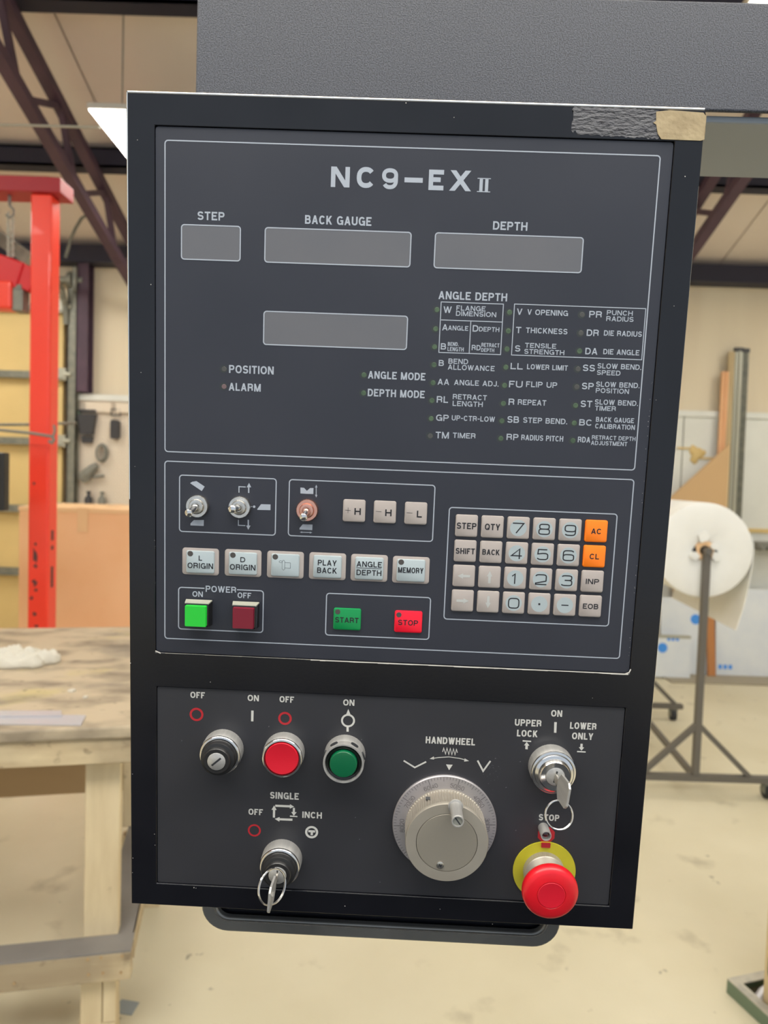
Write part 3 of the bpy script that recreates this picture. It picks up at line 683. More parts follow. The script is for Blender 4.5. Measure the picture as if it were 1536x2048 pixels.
# thin rods with hook in front of the post
g = G(); g.tube([tuple(on(x, y, Y=YG - .12)) for x, y in ((-60, 856), (0, 860), (60, 866), (104, 873))], .007, 8)
g.tube([tuple(on(x, y, Y=YG - .12)) for x, y in ((104, 873), (108, 880), (104, 886), (98, 882))], .008, 8); g.tube([tuple(on(x, y, Y=YG - .12)) for x, y in ((108, 850), (110, 862), (106, 873))], .006, 8)
o = obj('hook_rod', g, 'toolg'); tag(o, 'thin grey rod with a small hook crossing the red post', 'rod', 'thin rods near the red post')
g = G(); g.tube([tuple(on(x, y, Y=YG + .4)) for x, y in ((-60, 850), (60, 849), (152, 846))], .008, 8)
o = obj('thin_rod', g, 'galv'); tag(o, 'straight thin rod passing behind the red post', 'rod', 'thin rods near the red post')

# ---- cardboard box behind post
BXY = 4.3; a = on(38, 1012, Y=BXY); b = on(300, 1014, Y=BXY)
ct = thing('cardboard_box', 'large brown cardboard box with pale tape strip behind the red post', 'box', ((a.x + b.x) / 2, BXY, 0))
w = b.x - a.x; H = a.z
g = G(); g.box(-w / 2, w / 2, 0, .6, .0, H - .012); obj('box_body', g, 'card', ct, bevel=.006)
g = G(); g.box(-w / 2 - .004, w / 2 + .004, -.004, .3, H - .03, H); g.box(-w / 2 - .004, w / 2 + .004, .304, .6, H - .03, H - .002); obj('top_flap', g, 'cardl', ct, bevel=.004)
c = on(166, 1040, Y=BXY).x - (a.x + b.x) / 2; z2 = on(166, 1064, Y=BXY).z
g = G(); g.box(c - .032, c + .032, -.006, -.004, z2, H - .002); g.box(c - .032, c + .032, -.006, .6, H, H + .001); obj('tape_strip', g, 'cardl', ct)

# ---- black screen at the left edge
c = on(8, 905, Y=3.1); c2 = on(8, 1022, Y=3.1)
mt = thing('black_screen', 'black flat screen cut off by the left edge above the bench', 'screen', (c.x - .3, 3.1, .9))
g = G(); g.box(-.2, .3, 0, .05, c2.z - .9, c.z - .9); obj('screen_body', g, 'blackplastic', mt, bevel=.006)
g = G(); g.box(-.12, -.06, .05, .09, -.9 + .0, c.z - .95); obj('stand_post', g, 'blackplastic', mt)
g = G(); g.box(-.3, .1, -.1, .25, -.9, -.88); obj('stand_base', g, 'blackplastic', mt)

# =================================================================== BENCH
BO = on(262, 1901, z=.3); BR = math.radians(12)
bench = thing('work_bench', 'rough wooden work bench with grimy plywood top at the left', 'bench', (BO.x, BO.y, 0), BR)
BI = (Matrix.Translation((BO.x, BO.y, 0)) @ Matrix.Rotation(BR, 4, 'Z')).inverted()
def bl(px, py, z): return BI @ on(px, py, z=z)
xa = bl(167, 1875, .3).x; xb = bl(237, 1868, .3).x
back = bl(100, 1255, .9).y
g = G(); g.box(-2.2, .03, -.012, back, .868, .9); obj('bench_top', g, 'benchtop', bench, bevel=.006)
g = G(); g.box(-2.15, .0, .0, .038, .80, .867); obj('apron', g, 'wood', bench, bevel=.003)
g = G(); g.box(-2.15, .0, back - .1, back - .06, .78, .867); obj('apron', g, 'wood', bench, bevel=.003)
for (x0, x1) in ((xa, xb), (-1.9, -1.9 + xb - xa)):
    g = G(); g.box(x0, x1, .072, .11, .30, .866); g.box(x0, x1, .04, .11, .80 - .0, .866); obj('leg', g, 'woodv', bench, bevel=.003)
    g = G(); g.box(x0, x1 - .035, .042, .11, .02, .27); g.box(x1 - .033, x1, .042, .11, .08, .27); g.box(x0 - .006, x1, .042, .12, .0, .078); obj('leg', g, 'woodv', bench, bevel=.003)
    yr = bl(245, 1655, .3).y
    g = G(); g.box(x0 + .01, x1 + .05, yr, yr + .04, .30, .866); obj('leg', g, 'woodv', bench, bevel=.003)
    g = G(); g.box(x0 + .01, x1 + .05, yr, yr + .04, .0, .268); obj('leg', g, 'woodv', bench, bevel=.003)
g = G(); g.box(-2.15, .0, .0, .038, .222, .296); obj('stretcher', g, 'wood', bench, bevel=.003)
g = G(); g.box(-2.15, -.0, .0005, .072, .2965, .302); obj('grey_board', g, 'greyboard', bench)
g = G(); g.box(-.10, -.001, .073, back - .2, .283, .30); obj('grey_board', g, 'greyboard', bench)
g = G(); g.box(-.005, .002, .045, back - .2, .25, .3); obj('side_rail', g, 'wood', bench)
yk = yr + .05
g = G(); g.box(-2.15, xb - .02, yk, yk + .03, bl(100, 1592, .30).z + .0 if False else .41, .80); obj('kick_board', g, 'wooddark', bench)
g = G(); g.box(-2.15, xa - .002, .042, .06, .786, .799); obj('grey_board', g, 'greyboard', bench)
# wood details: nail heads and a knot stain
g = G()
for px, py in ((245, 1913), (204, 1917), (178, 1922), (243, 1948), (208, 1950), (180, 1954), (40, 1976)):
    c = bl(px, py, .26); q = BI @ on(px, py, Y=BO.y + .0); g.lathe([(.0035, 0), (.0035, .002)], 10, T=Matrix.Translation((c.x * 0 + (px - 262) / F * 1.79, -.001, .30 - (py - 1901 - (262 - px) * .145) / F * 1.79)) @ Matrix.Rotation(PI / 2, 4, 'X'))
obj('nail_head', g, 'wooddark', bench)
def benchpt(px, py): return on(px, py, z=.9)
# things on the bench: rag
def rag(px, py, rx, ry, h, seed, lab, rot=0):
    from mathutils import noise
    c = benchpt(px, py); g = G(); nu, nv = 72, 26; v = []; f = []; sd = Vector((seed * 3.1, seed * 1.7, 0))
    for j in range(nv + 1):
        t_ = j / nv
        for i in range(nu):
            a = 2 * PI * i / nu; e = Vector((math.cos(a), math.sin(a), 0))
            r = math.cos(t_ * PI / 2) * (1 + .35 * noise.noise(e * 1.3 + sd) + .10 * noise.noise(e * 5 + sd))
            x, y = rx * r * e.x, ry * r * e.y
            fold = abs(noise.noise(Vector((x * 16, y * 30, 0)) + sd)) * 1.3 + .4 * abs(noise.noise(Vector((x * 50, y * 60, 1)) + sd))
            z = h * math.sin(t_ * PI / 2) ** .55 * (.55 + fold) * (1 + .35 * noise.noise(Vector((x * 9, y * 9, 2)) + sd))
            v.append((x, y, z if t_ else 0))
    for j in range(nv):
        for i in range(nu): i2 = (i + 1) % nu; f.append((j * nu + i, j * nu + i2, (j + 1) * nu + i2, (j + 1) * nu + i))
    f.append(tuple(range(nu))[::-1]); f.append(tuple(range(nv * nu, nv * nu + nu)))
    g.add(v, f)
    o = obj('cotton_rag', g, 'rag', None, (c.x, c.y, .901), rot=(0, 0, rot)); o.data.polygons.foreach_set('use_smooth', [True] * len(o.data.polygons))
    return tag(o, lab, 'rag', 'rags on the bench')
rag(52, 1326, .105, .075, .05, 3, 'crumpled white rag lying at the back of the bench', BR)
rag(-62, 1332, .05, .06, .05, 8, 'white rag cut off by the left edge of the bench', .6)
for (pts, m, z, lab) in ((((-30, 1450), (-30, 1430), (172, 1433), (162, 1452)), 'steel', .9005, 'lower bright steel strip lying near the front bench edge'),
                      (((-30, 1438), (-30, 1427), (122, 1427), (124, 1437)), 'steel', .9045, 'upper grey steel strip lying across the brighter strip')):
    q = [benchpt(*p_) for p_ in pts]; q[0] = benchpt(pts[0][0], pts[0][1]); g = G(); g.prism([(p_.x, p_.y) for p_ in q], z, z + .0035)
    o = obj('steel_strip', g, m); tag(o, lab, 'steel strip', 'steel strips on the bench')
for px, py, s_, lab in ((144, 1383, .010, 'tiny white plastic scrap on the bench, the larger one'), (171, 1396, .006, 'tiny white plastic scrap on the bench, the smaller one')):
    c = benchpt(px, py); g = G(); g.prism([(-s_, -s_ * .6), (s_ * .6, -s_), (s_, s_ * .4), (-s_ * .3, s_)], .0005, .006); o = obj('plastic_scrap', g, 'rag', None, (c.x, c.y, .9)); tag(o, lab, 'scrap', 'scraps on the bench')

# blue-grey paint patch on floor by the bench foot + black foot
c = on(250, 2015, z=0); g = G(); g.prism([(-.035, -.02), (.03, -.03), (.035, .02), (-.02, .03)], .0005, .002)
o = obj('floor_patch', g, mat('blue_grey_patch', rgb(150, 158, 160), .7), None, (c.x, c.y, 0)); tag(o, 'blue grey paint patch on the floor beside the bench foot', 'patch')

# =================================================================== green tray and cream column at lower right
c0 = on(1453, 1985, z=0); c1 = on(1520, 2048, z=0); ra = math.atan2(c1.y - c0.y, c1.x - c0.x) + PI / 2
tt = thing('green_tray', 'grey green steel tray with pale rim in the lower right corner', 'tray', (c0.x, c0.y, 0), ra)
zr = .046; W_, D_ = .55, -.7; rw = .03
for nm, bx in (('side_wall', (0, .008, D_, 0)), ('side_wall', (W_ - .008, W_, D_, 0)), ('side_wall', (.008, W_ - .008, -.008, 0)), ('side_wall', (.008, W_ - .008, D_, D_ + .008))):
    g = G(); g.box(*bx, .0, zr - .004); obj(nm, g, 'green', tt)
g = G()
for bx in ((0, rw, D_, 0), (W_ - rw, W_, D_, 0), (rw, W_ - rw, -rw, 0), (rw, W_ - rw, D_, D_ + rw)): g.box(*bx, zr - .004, zr)
obj('rim', g, 'rim', tt)
g = G(); g.box(.008, W_ - .008, D_ + .008, -.008, .001, .006); obj('tray_floor', g, mat('oily_tray_floor', rgb(96, 88, 70), .4), tt)
YC = c0.y - .07; pl = on(1527, 1950, Y=YC)      # rear left edge of the column
g = G(); g.box(0, .22, -.20, 0, .008, 1.0)
co = obj('machine_column', g, 'column', None, (pl.x, YC, 0), bevel=.006); tag(co, 'cream machine column with dark oval slots at the lower right edge', 'column')
for (yy, zz_) in ((-.035, .155), (-.06, .062)):
    g = G(); g.prism(rrect(-.012, .012, -.03, .03, .0119), .0003, .0015, Matrix.Rotation(-PI / 2, 4, 'Y') @ Matrix.Rotation(PI / 2, 4, 'Z'))
    obj('oval_slot', g, 'blackplastic', co, (0, yy, zz_))
c = on(1517, 2002, z=.01); g = G(); g.tube([(-.04, -.03, 0), (.0, .0, .02), (.03, .03, .01)], .012, 8); o = obj('shop_cloth', g, 'steel', None, (c.x + .01, c.y, .018), smooth=True); tag(o, 'pale wad lying inside the green tray', 'cloth')

# =================================================================== MACHINE ARM
za = on(1470, 227, Y=.655).z; zt_ = on(1300, 3, Y=.655).z; xl = on(392, 100, Y=.655).x
at = thing('machine_arm', 'broad speckled grey machine arm carrying the control pendant', 'machine arm', (xl, .655, za), math.radians(-.4))
g = G(); g.box(0, 1.5, 0, .004, .0, zt_ - za); g.box(0, .004, .004, .125, .0, zt_ - za); g.box(.004, 1.5, .004, .125, zt_ - za - .004, zt_ - za)
obj('arm_skin', g, 'speckle', at, bevel=.0035, seg=3)
g = G(); g.box(.0, 1.5, .008, .122, -.006, .0005); obj('arm_underside', g, 'armgrey', at, bevel=.002)
g = G(); g.box(.18, .30, .01, .07, -.20, -.0065); g.box(.18, .30, -.03, .01, -.20, -.12); obj('mounting_bracket', g, 'frame', at)

# =================================================================== CONTROL PENDANT
pend = bpy.data.objects.new('control_pendant', None); COL.objects.link(pend); pend.matrix_world = PM; pend.empty_display_size = .05
tag(pend, 'black control pendant with keypads, displays, handwheel and red emergency stop', 'control panel')
W, H = .392, .59991
U = rect([(310, 248), (1350, 285), (1259, 1347), (310, 1305)])
Lw = rect([(313, 1373), (1250, 1417), (1220, 1812), (313, 1767)])
def voxel(xs, ys, zs, solid):
    g = G(); idx = {}
    def vi(i, j, k):
        if (i, j, k) not in idx: idx[(i, j, k)] = len(g.v); g.v.append((xs[i], ys[j], zs[k]))
        return idx[(i, j, k)]
    nx, ny, nz = len(xs) - 1, len(ys) - 1, len(zs) - 1
    S_ = lambda i, j, k: 0 <= i < nx and 0 <= j < ny and 0 <= k < nz and solid(i, j, k)
    for i in range(nx):
        for j in range(ny):
            for k in range(nz):
                if not S_(i, j, k): continue
                c = lambda a, b, d: vi(i + a, j + b, k + d)
                if not S_(i - 1, j, k): g.f.append((c(0, 0, 0), c(0, 0, 1), c(0, 1, 1), c(0, 1, 0)))
                if not S_(i + 1, j, k): g.f.append((c(1, 0, 0), c(1, 1, 0), c(1, 1, 1), c(1, 0, 1)))
                if not S_(i, j - 1, k): g.f.append((c(0, 0, 0), c(1, 0, 0), c(1, 0, 1), c(0, 0, 1)))
                if not S_(i, j + 1, k): g.f.append((c(0, 1, 0), c(0, 1, 1), c(1, 1, 1), c(1, 1, 0)))
                if not S_(i, j, k - 1): g.f.append((c(0, 0, 0), c(0, 1, 0), c(1, 1, 0), c(1, 0, 0)))
                if not S_(i, j, k + 1): g.f.append((c(0, 0, 1), c(1, 0, 1), c(1, 1, 1), c(0, 1, 1)))
    return g
xs = sorted({-W / 2, W / 2, U[0], U[1], Lw[0], Lw[1]}); ys = sorted({-H / 2, H / 2, U[2], U[3], Lw[2], Lw[3]})
def solid(i, j, k):
    if k < 1: return True
    x = (xs[i] + xs[i + 1]) / 2; y = (ys[j] + ys[j + 1]) / 2
    for R_ in (U, Lw):
        if R_[0] < x < R_[1] and R_[2] < y < R_[3]: return False
    return True
fr = obj('housing', voxel(xs, ys, [-.12, -.0022, 0], solid), 'frame', pend, smooth=False, bevel=.0011, seg=3)
zU = -.0010; zL = -.0012
g = keycap(U[0] + .0002, U[1] - .0002, U[2] + .0002, U[3] - .0002, .0025, -.0022, zU, .0002); up = obj('upper_faceplate', g, 'plate', pend)
g = keycap(Lw[0] + .0002, Lw[1] - .0002, Lw[2] + .0002, Lw[3] - .0002, .0015, -.0022, zL, .0002); lp = obj('lower_faceplate', g, 'plate2', pend)
g = G(); g.tube([(-W / 2 + .001, H / 2 - .0008, -.0008), (W / 2 - .001, H / 2 - .0008, -.0008)], .00115, 12); eb = obj('top_edge_glint', g, 'edge', pend, smooth=True); eb['label'] = 'bright highlight bead along the top edge of the housing'  # shiny bead added along the edge to draw its highlight
g = G(); g.tube([(-W / 2 + .0005, H / 2 - .001, -.0005), (-W / 2 + .0005, H / 2 - .28, -.0005)], .00065, 10); obj('side_edge_glint', g, 'edge', pend, smooth=True)  # side beads draw the edge highlights in the same way
g = G(); g.tube([(W / 2 - .0005, H / 2 - .05, -.0005), (W / 2 - .0005, -H / 2 + .16, -.0005)], .00045, 10); obj('side_edge_glint', g, 'edge', pend, smooth=True)
# worn bright edges on the lips of the openings
def wear(y, x0, x1, m, par, seed, wmin=.0002, wmax=.0009, dens=.9, z=.00012):
    random.seed(seed); g = G(); x = x0
    while x < x1:
        L_ = random.uniform(.003, .02); x2 = min(x + L_, x1)
        if random.random() < dens:
            a = random.uniform(wmin, wmax); b = random.uniform(wmin, wmax)
            g.add([(x, y - a, z), (x2, y - b, z), (x2, y + .0002, z), (x, y + .0002, z)], [(0, 1, 2, 3)])
        x = x2
    return obj('worn_edge', g, m, par)
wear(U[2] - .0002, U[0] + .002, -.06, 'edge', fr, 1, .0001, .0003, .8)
wear(U[2] - .0002, -.06, U[1] - .001, 'chip', fr, 4, .0004, .0008, 1.0)
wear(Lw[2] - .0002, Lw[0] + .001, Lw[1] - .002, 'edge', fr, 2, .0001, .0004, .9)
g = G(); g.ribbon([(U[1] - .014, U[2] - .0006), (U[1] - .004, U[2] - .0006), (U[1] - .0006, U[2] + .001), (U[1] + .0004, U[2] + .0035)], .0009, .00015); obj('worn_corner', g, 'chip', fr); g = G(); g.ribbon([(U[0] + .0, U[2] + .0012), (U[0] + .002, U[2] + .0004), (U[0] + .004, U[2] - .0004)], .0009, .00015)
obj('worn_corner', g, 'chip', fr)
# small paint chips
random.seed(12); g = G()
def chip(px, py, s_=.0008, sx=1.0):
    s_ *= .5; c = P(px, py); k = 6; g.add([(c.x + s_ * sx * random.uniform(.5, 1) * math.cos(2 * PI * i / k), c.y + s_ * random.uniform(.5, 1) * math.sin(2 * PI * i / k), .00012) for i in range(k)], [tuple(range(k))])
for px, py, s_ in ((261, 1326, .0012), (265, 1548, .0008), (266, 1716, .0009), (265, 1745, .0006), (282, 745, .0007), (302, 569, .001), (388, 1775, .0012), (392, 1776, .0008), (908, 235, .0007), (812, 206, .0009), (1370, 353, .001), (1348, 612, .0006),
                 (421, 1364, .0007), (1185, 1396, .0006), (275, 280, .0006), (309, 1668, .0008), (310, 1690, .0007), (690, 1812, .001), (880, 1818, .0008), (985, 1848, .0007), (1312, 800, .0005), (270, 933, .0005)): chip(px, py, s_)
for i in range(26):
    y = random.uniform(760, 1330); px = 1305 - (y - 750) * .0845 + random.uniform(-1.2, 1.2); chip(px, y, random.uniform(.0003, .0007), .6)
for i in range(8): y = random.uniform(1060, 1300); chip(310 + random.uniform(-1, 1), y, .0004, .5)
oo = obj('paint_chip', g, 'chip', fr); oo['kind'] = 'stuff'
# glue residue and tape at the top right corner
random.seed(5); top = []; bot = []
for k in range(41):
    px = 1142 + k * 4.4
    t_ = k / 40; ty = 211 + 9 * t_ + random.uniform(-1.5, 1.5) + (3 if k in (1, 3) else 0); by = 268 + 10 * t_ + random.uniform(-2, 2) - (6 if k in (1, 2) else 0)
    top.append(P(px + (random.uniform(-3, 5) if k == 0 else 0), ty)); bot.append(P(px + (3 if k == 0 else 0), by))
g = G(); n = len(top); v = []; f = []; rows = 7
for k in range(n):
    for j in range(rows + 1):
        q = top[k].lerp(bot[k], j / rows); edge = .15 if (k in (0, n - 1) or j in (0, rows)) else 1
        jit = random.uniform(-.0012, .0012) if k == 0 else 0
        v.append((q.x + jit, q.y, .00005 + edge * random.uniform(.0001, .00035)))
for k in range(n - 1):
    for j in range(rows): f.append((k * (rows + 1) + j, (k + 1) * (rows + 1) + j, (k + 1) * (rows + 1) + j + 1, k * (rows + 1) + j + 1)[::-1])
g.add(v, f); o = obj('glue_residue', g, 'residue', pend, smooth=True); o['label'] = 'rough grey glue residue on the top edge'
tp = [P(*q) for q in ((1312, 224), (1340, 221), (1406, 226), (1411, 232), (1410, 262), (1408, 280), (1400, 282), (1322, 279), (1315, 268), (1312, 250), (1306, 246), (1312, 242))]
g = G(); g.prism([(q.x, q.y) for q in tp], .0002, .0006); q = tp[3]
g.box(W / 2 + .0001, W / 2 + .0005, tp[5].y + .001, tp[2].y, -.01, .0006)
o = obj('tape_patch', g, 'tape', pend); o['label'] = 'tan patch of old masking tape on the top right corner'
# handle under the pendant
o0 = P(403, 1815, -.035); o1 = P(1120, 1852, -.035); yb_ = (P(450, 1864, -.035).y + P(1080, 1894, -.035).y) / 2
def ubar(x0, x1, yb, yt, r, w, z0, z1):
    g = G(); out = [(x0, yt)] + [(x0 + r - r * math.cos(a * PI / 16), yb + r - r * math.sin(a * PI / 16)) for a in range(9)] + [(x1 - r + r * math.sin(a * PI / 16), yb + r - r * math.cos(a * PI / 16)) for a in range(9)] + [(x1, yt)]
    ri = r - w * .8; inn = [(x0 + w, yt)] + [(x0 + w + ri - ri * math.cos(a * PI / 16), yb + w + ri - ri * math.sin(a * PI / 16)) for a in range(9)] + [(x1 - w - ri + ri * math.sin(a * PI / 16), yb + w + ri - ri * math.cos(a * PI / 16)) for a in range(9)] + [(x1 - w, yt)]
    rs = [[(a[0], a[1], z0), (a[0], a[1], z1), (b[0], b[1], z1), (b[0], b[1], z0)] for a, b in zip(out, inn)]
    return g.rings(rs)
hw = .0125
hd = obj('handle', ubar(o0.x, o1.x, yb_, -H / 2 + .002, .022, hw, -.041, -.035), 'handle', pend, smooth=True, bevel=.0012, seg=2); obj('handle_edge_glint', ubar(o0.x + hw * .80, o1.x - hw * .80, yb_ + hw * .80, -H / 2 + .002, .0135, .0011, -.038, -.0338), 'nickel', pend, smooth=True); hd['label'] = 'gunmetal bail handle under the housing'  # thin nickel line draws the highlight on the handle's inner edge
g = G(); g.prism(rrect(o0.x + hw * .7, o1.x - hw * .7, yb_ + hw * .7, -H / 2 + .004, .008), -.048, -.042); obj('back_shield', g, 'frame', pend)

# ---------- print helpers on panel
def label(s, box, par, m='ink', wt=.155, z=None, name='lettering', conv=C2, h=None, n=2.3, gap=.13):
    "box = x0, x1, ymid, height in crop units"
    x0, x1, ym, hh = box
    a = P(*conv(x0, ym), z or 0); b = P(*conv(x1, ym), z or 0); c = P(*conv((x0 + x1) / 2, ym), z or 0)
    sc = (P(*conv(x0, ym + hh / 2), z or 0) - P(*conv(x0, ym - hh / 2), z or 0)).length
    g = text_g(s, a.x, b.x, c.y - sc / 2, c.y + sc / 2, wt, z, gap, n)
    return obj(name, g, m, par)
def frame_line(pts, par, m='ink', w=.0009, r=.0022, z=None, name='border_line', gap=None, conv=None):
    if conv: pts = [conv(*p_) for p_ in pts]
    x0, x1, y0, y1 = rect(pts, z)
    g = G(); pl_ = rrect(x0, x1, y0, y1, max(r, .00001), 5)
    if gap:
        # open the top edge between gap pixels
        a, b = P(*gap[0], z).x, P(*gap[1], z).x
        k = pl_[6:] + pl_[:6]      # starts at top-left corner region going down
        pl_ = [(a, y1)] + k + [(b, y1)]
        g.ribbon(pl_, w, z)
    else: g.ribbon(pl_, w, z, True)
    return obj(name, g, m, par)
zp = zU + .00012
def up_label(s, *b, **k): return label(s, b, up, z=zp, **k)
ID = lambda x, y: (x, y)
# title
for ch_, x0, x1, ym, hh in (('N', 662, 699.5, 354, 41), ('C', 713.5, 750.5, 355, 42), ('9', 764, 796, 357.5, 42), ('E', 857.5, 887.5, 360, 41), ('X', 899, 943, 361.5, 41)):
    label(ch_, (x0, x1, ym, hh), up, z=zp, conv=ID, wt=.23 if ch_ != '9' else .195)
g = G(); a = P(809, 359.5, zp); b = P(845.5, 361, zp); g.ribbon([(a.x, (a.y + b.y) / 2), (b.x, (a.y + b.y) / 2)], .0032, zp); obj('lettering', g, 'ink', up)
g = G(); a = P(954.5, 370, zp); b = P(981, 371, zp); yt_ = P(967, 357, zp).y; yb2 = P(967, 383.5, zp).y; t_ = .0009
g.ribbon([(a.x, yt_), (b.x, yt_)], .0006, zp); g.ribbon([(a.x, yb2), (b.x, yb2)], .0006, zp)
for fx in (.29, .71): xx = a.x + (b.x - a.x) * fx; g.ribbon([(xx, yb2), (xx, yt_)], .0022, zp)
obj('lettering', g, 'ink', up)
for s, b in (('STEP', (395, 449, 432, 17)), ('BACK GAUGE', (610, 743, 441, 17.5)), ('DEPTH', (986, 1055, 452, 17)), ('POSITION', (458, 547.5, 739.5, 16)), ('ALARM', (457.5, 521.5, 774.5, 15.5)),
             ('ANGLE MODE', (736, 851, 751.5, 15)), ('DEPTH MODE', (735.5, 849.5, 787, 15)), ('ANGLE DEPTH', (877, 1014.5, 592.5, 16))):
    label(s, b, up, z=zp, conv=ID, wt=.19)
T2 = [('W', 150, 203, 190, 42), ('FLANGE', 233, 420, 182, 32), ('DIMENSION', 230, 488, 218, 31), ('A', 142, 178, 303, 40), ('ANGLE', 180, 309, 308, 30), ('D', 337, 374, 310, 42), ('DEPTH', 378, 508, 316, 30),
      ('B', 133, 167, 425, 40), ('BEND.', 178, 248, 410, 24), ('LENGTH', 176, 280, 443, 26), ('RD', 331, 388, 433, 34), ('RETRACT', 393, 508, 417, 26), ('DEPTH', 392, 475, 449, 24),
      ('B', 120, 153, 531, 38), ('BEND', 182, 308, 521, 33), ('ALLOWANCE', 178, 478, 562, 33), ('AA', 113, 187, 652, 38), ('ANGLE ADJ.', 218, 503, 660, 34), ('RL', 107, 180, 765, 42), ('RETRACT', 210, 428, 750, 33),
      ('LENGTH', 209, 402, 793, 33), ('GP', 103, 184, 882, 40), ('UP-CTR-LOW', 203, 480, 887, 33), ('TM', 100, 185, 993, 42), ('TIMER', 210, 356, 996, 34),
      ('V', 620, 655, 203, 40), ('V OPENING', 687, 948, 209, 35), ('T', 614, 648, 320, 40), ('THICKNESS', 678, 944, 326, 35), ('S', 608, 642, 438, 40), ('TENSILE', 672, 872, 421, 31), ('STRENGTH', 667, 924, 461, 31),
      ('LL', 580, 658, 552, 40), ('LOWER LIMIT', 685, 946, 559, 33), ('FU', 570, 657, 667, 42), ('FLIP UP', 679, 878, 670, 36), ('R', 567, 605, 780, 42), ('REPEAT', 626, 808, 784, 35),
      ('SB', 559, 634, 893, 42), ('STEP BEND.', 660, 943, 901, 35), ('RP', 554, 630, 1005, 40), ('RADIUS PITCH', 648, 917, 1012, 35),
      ('PR', 1083, 1165, 220, 42), ('PUNCH', 1196, 1362, 211, 31), ('RADIUS', 1192, 1367, 250, 31), ('DR', 1067, 1145, 338, 42), ('DIE RADIUS', 1177, 1420, 343, 34), ('DA', 1058, 1136, 456, 42), ('DIE ANGLE', 1173, 1404, 462, 34),
      ('SS', 1042, 1120, 563, 42), ('SLOW BEND.', 1136, 1417, 554, 33), ('SPEED', 1132, 1283, 594, 31), ('SP', 1036, 1112, 679, 42), ('SLOW BEND.', 1127, 1406, 671, 33), ('POSITION', 1125, 1338, 710, 31),
      ('ST', 1028, 1102, 793, 42), ('SLOW BEND.', 1119, 1396, 785, 33), ('TIMER', 1120, 1254, 822, 31), ('BC', 1019, 1102, 912, 40), ('BACK GAUGE', 1126, 1370, 896, 31), ('CALIBRATION', 1121, 1376, 939, 31),
      ('RDA', 1010, 1090, 1022, 36), ('RETRACT DEPTH', 1100, 1380, 1012, 27), ('ADJUSTMENT', 1094, 1327, 1046, 27)]
for s, *b in T2: up_label(s, *b, wt=.178)
for pts in ([(330, 280), (1322, 312), (1268, 938), (330, 905)], [(329.5, 921.5), (1267, 960), (1239.6, 1317.5), (330, 1276)]): frame_line(pts, up, z=zp, w=.0008)
for pts in ([(882, 604), (1007, 608), (1001, 709), (878, 705)], [(1029, 608.5), (1292, 617), (1283, 719), (1023, 710.5)]): frame_line(pts, up, z=zp, w=.0006, r=0)
g = G(); a = P(882, 640, zp); b = P(1005, 644, zp); g.ribbon([(a.x, (a.y + b.y) / 2), (b.x, (a.y + b.y) / 2)], .0006, zp)
c = P(940.5, 642, zp); d = P(939.5, 707, zp); g.ribbon([((c.x + d.x) / 2, (a.y + b.y) / 2), ((c.x + d.x) / 2, d.y)], .0006, zp); obj('border_line', g, 'ink', up)
frame_line([(359.6, 950), (553, 957.8), (550, 1070.7), (358.5, 1062.4)], up, z=zp, w=.0008)
frame_line([(578.7, 959.3), (870, 970.6), (865, 1083.5), (576.8, 1070.7)], up, z=zp, w=.0008)
frame_line([(898.7, 1014.4), (1234.4, 1028.7), (1216.6, 1253.6), (888, 1236.4)], up, z=zp, w=.0008)
frame_line([(357.8, 1174.9), (527, 1181.3), (525.4, 1265.5), (356.6, 1257.2)], up, z=zp, w=.0008, gap=[(409, 1178), (474, 1180)])
frame_line([(653.4, 1186.2), (861.5, 1195.7), (857.3, 1278.7), (650.8, 1270)], up, z=zp, w=.0008)
for s, *b in (('POWER', 242, 404, 738, 33), ('ON', 172, 227, 763, 29), ('OFF', 411, 483, 770, 29)): label(s, b, up, z=zp, conv=C3, wt=.18)
# display windows
for pts, lb in (([(363, 449), (481, 453), (480, 522), (363, 518)], 'small grey display window under STEP'), ([(530, 455), (822, 465), (820, 534), (530, 524)], 'wide grey display window under BACK GAUGE'),
                ([(870, 466), (1166, 475), (1163, 545), (869, 536)], 'wide grey display window under DEPTH'), ([(528, 622), (815, 633), (813, 700), (527, 688)], 'wide grey display window in the middle row')):
    x0, x1, y0, y1 = rect(pts, zp); g = G(); g.prism(rrect(x0, x1, y0, y1, .0018), zU, zU + .0001); o = obj('display_window', g, 'window', up); o['label'] = lb
    frame_line(pts, up, z=zU + .0002, w=.0008, r=.0020, name='window_border')
# indicator lamps
def lamp(px, py, m, r=.0022):
    c = P(px, py, zp); g = G(); g.lathe([(r * 1.25, zU + .00002), (r * 1.25, zU + .00008)], 18, (c.x, c.y)); o = obj('indicator_lamp', g, 'ledrim', up)
    g = G(); g.lathe([(r * .8, zU + .00009), (r * .7, zU + .00016)], 18, (c.x + .0004, c.y)); obj('lamp_lens', g, m, o)
c1_ = [(105, 190), (97, 313), (90, 428), (86, 543), (80, 658), (73, 772), (68, 887), (62, 998)]
c2_ = [(570, 207), (562, 326), (553, 442), (546, 558), (538, 675), (530, 790), (521, 902), (514, 1014)]
c3_ = [(1034, 222), (1026, 340), (1018, 455), (1008, 570), (1000, 685), (992, 803), (984, 916), (975, 1028)]
for i, q in enumerate(c1_ + c2_ + c3_): lamp(*C2(*q), 'ledg' if i in (7, 16, 17, 19, 20) else 'led')
lamp(447, 738, 'ledg'); lamp(447, 773, 'ledr'); lamp(727, 750, 'led'); lamp(726, 786, 'led')

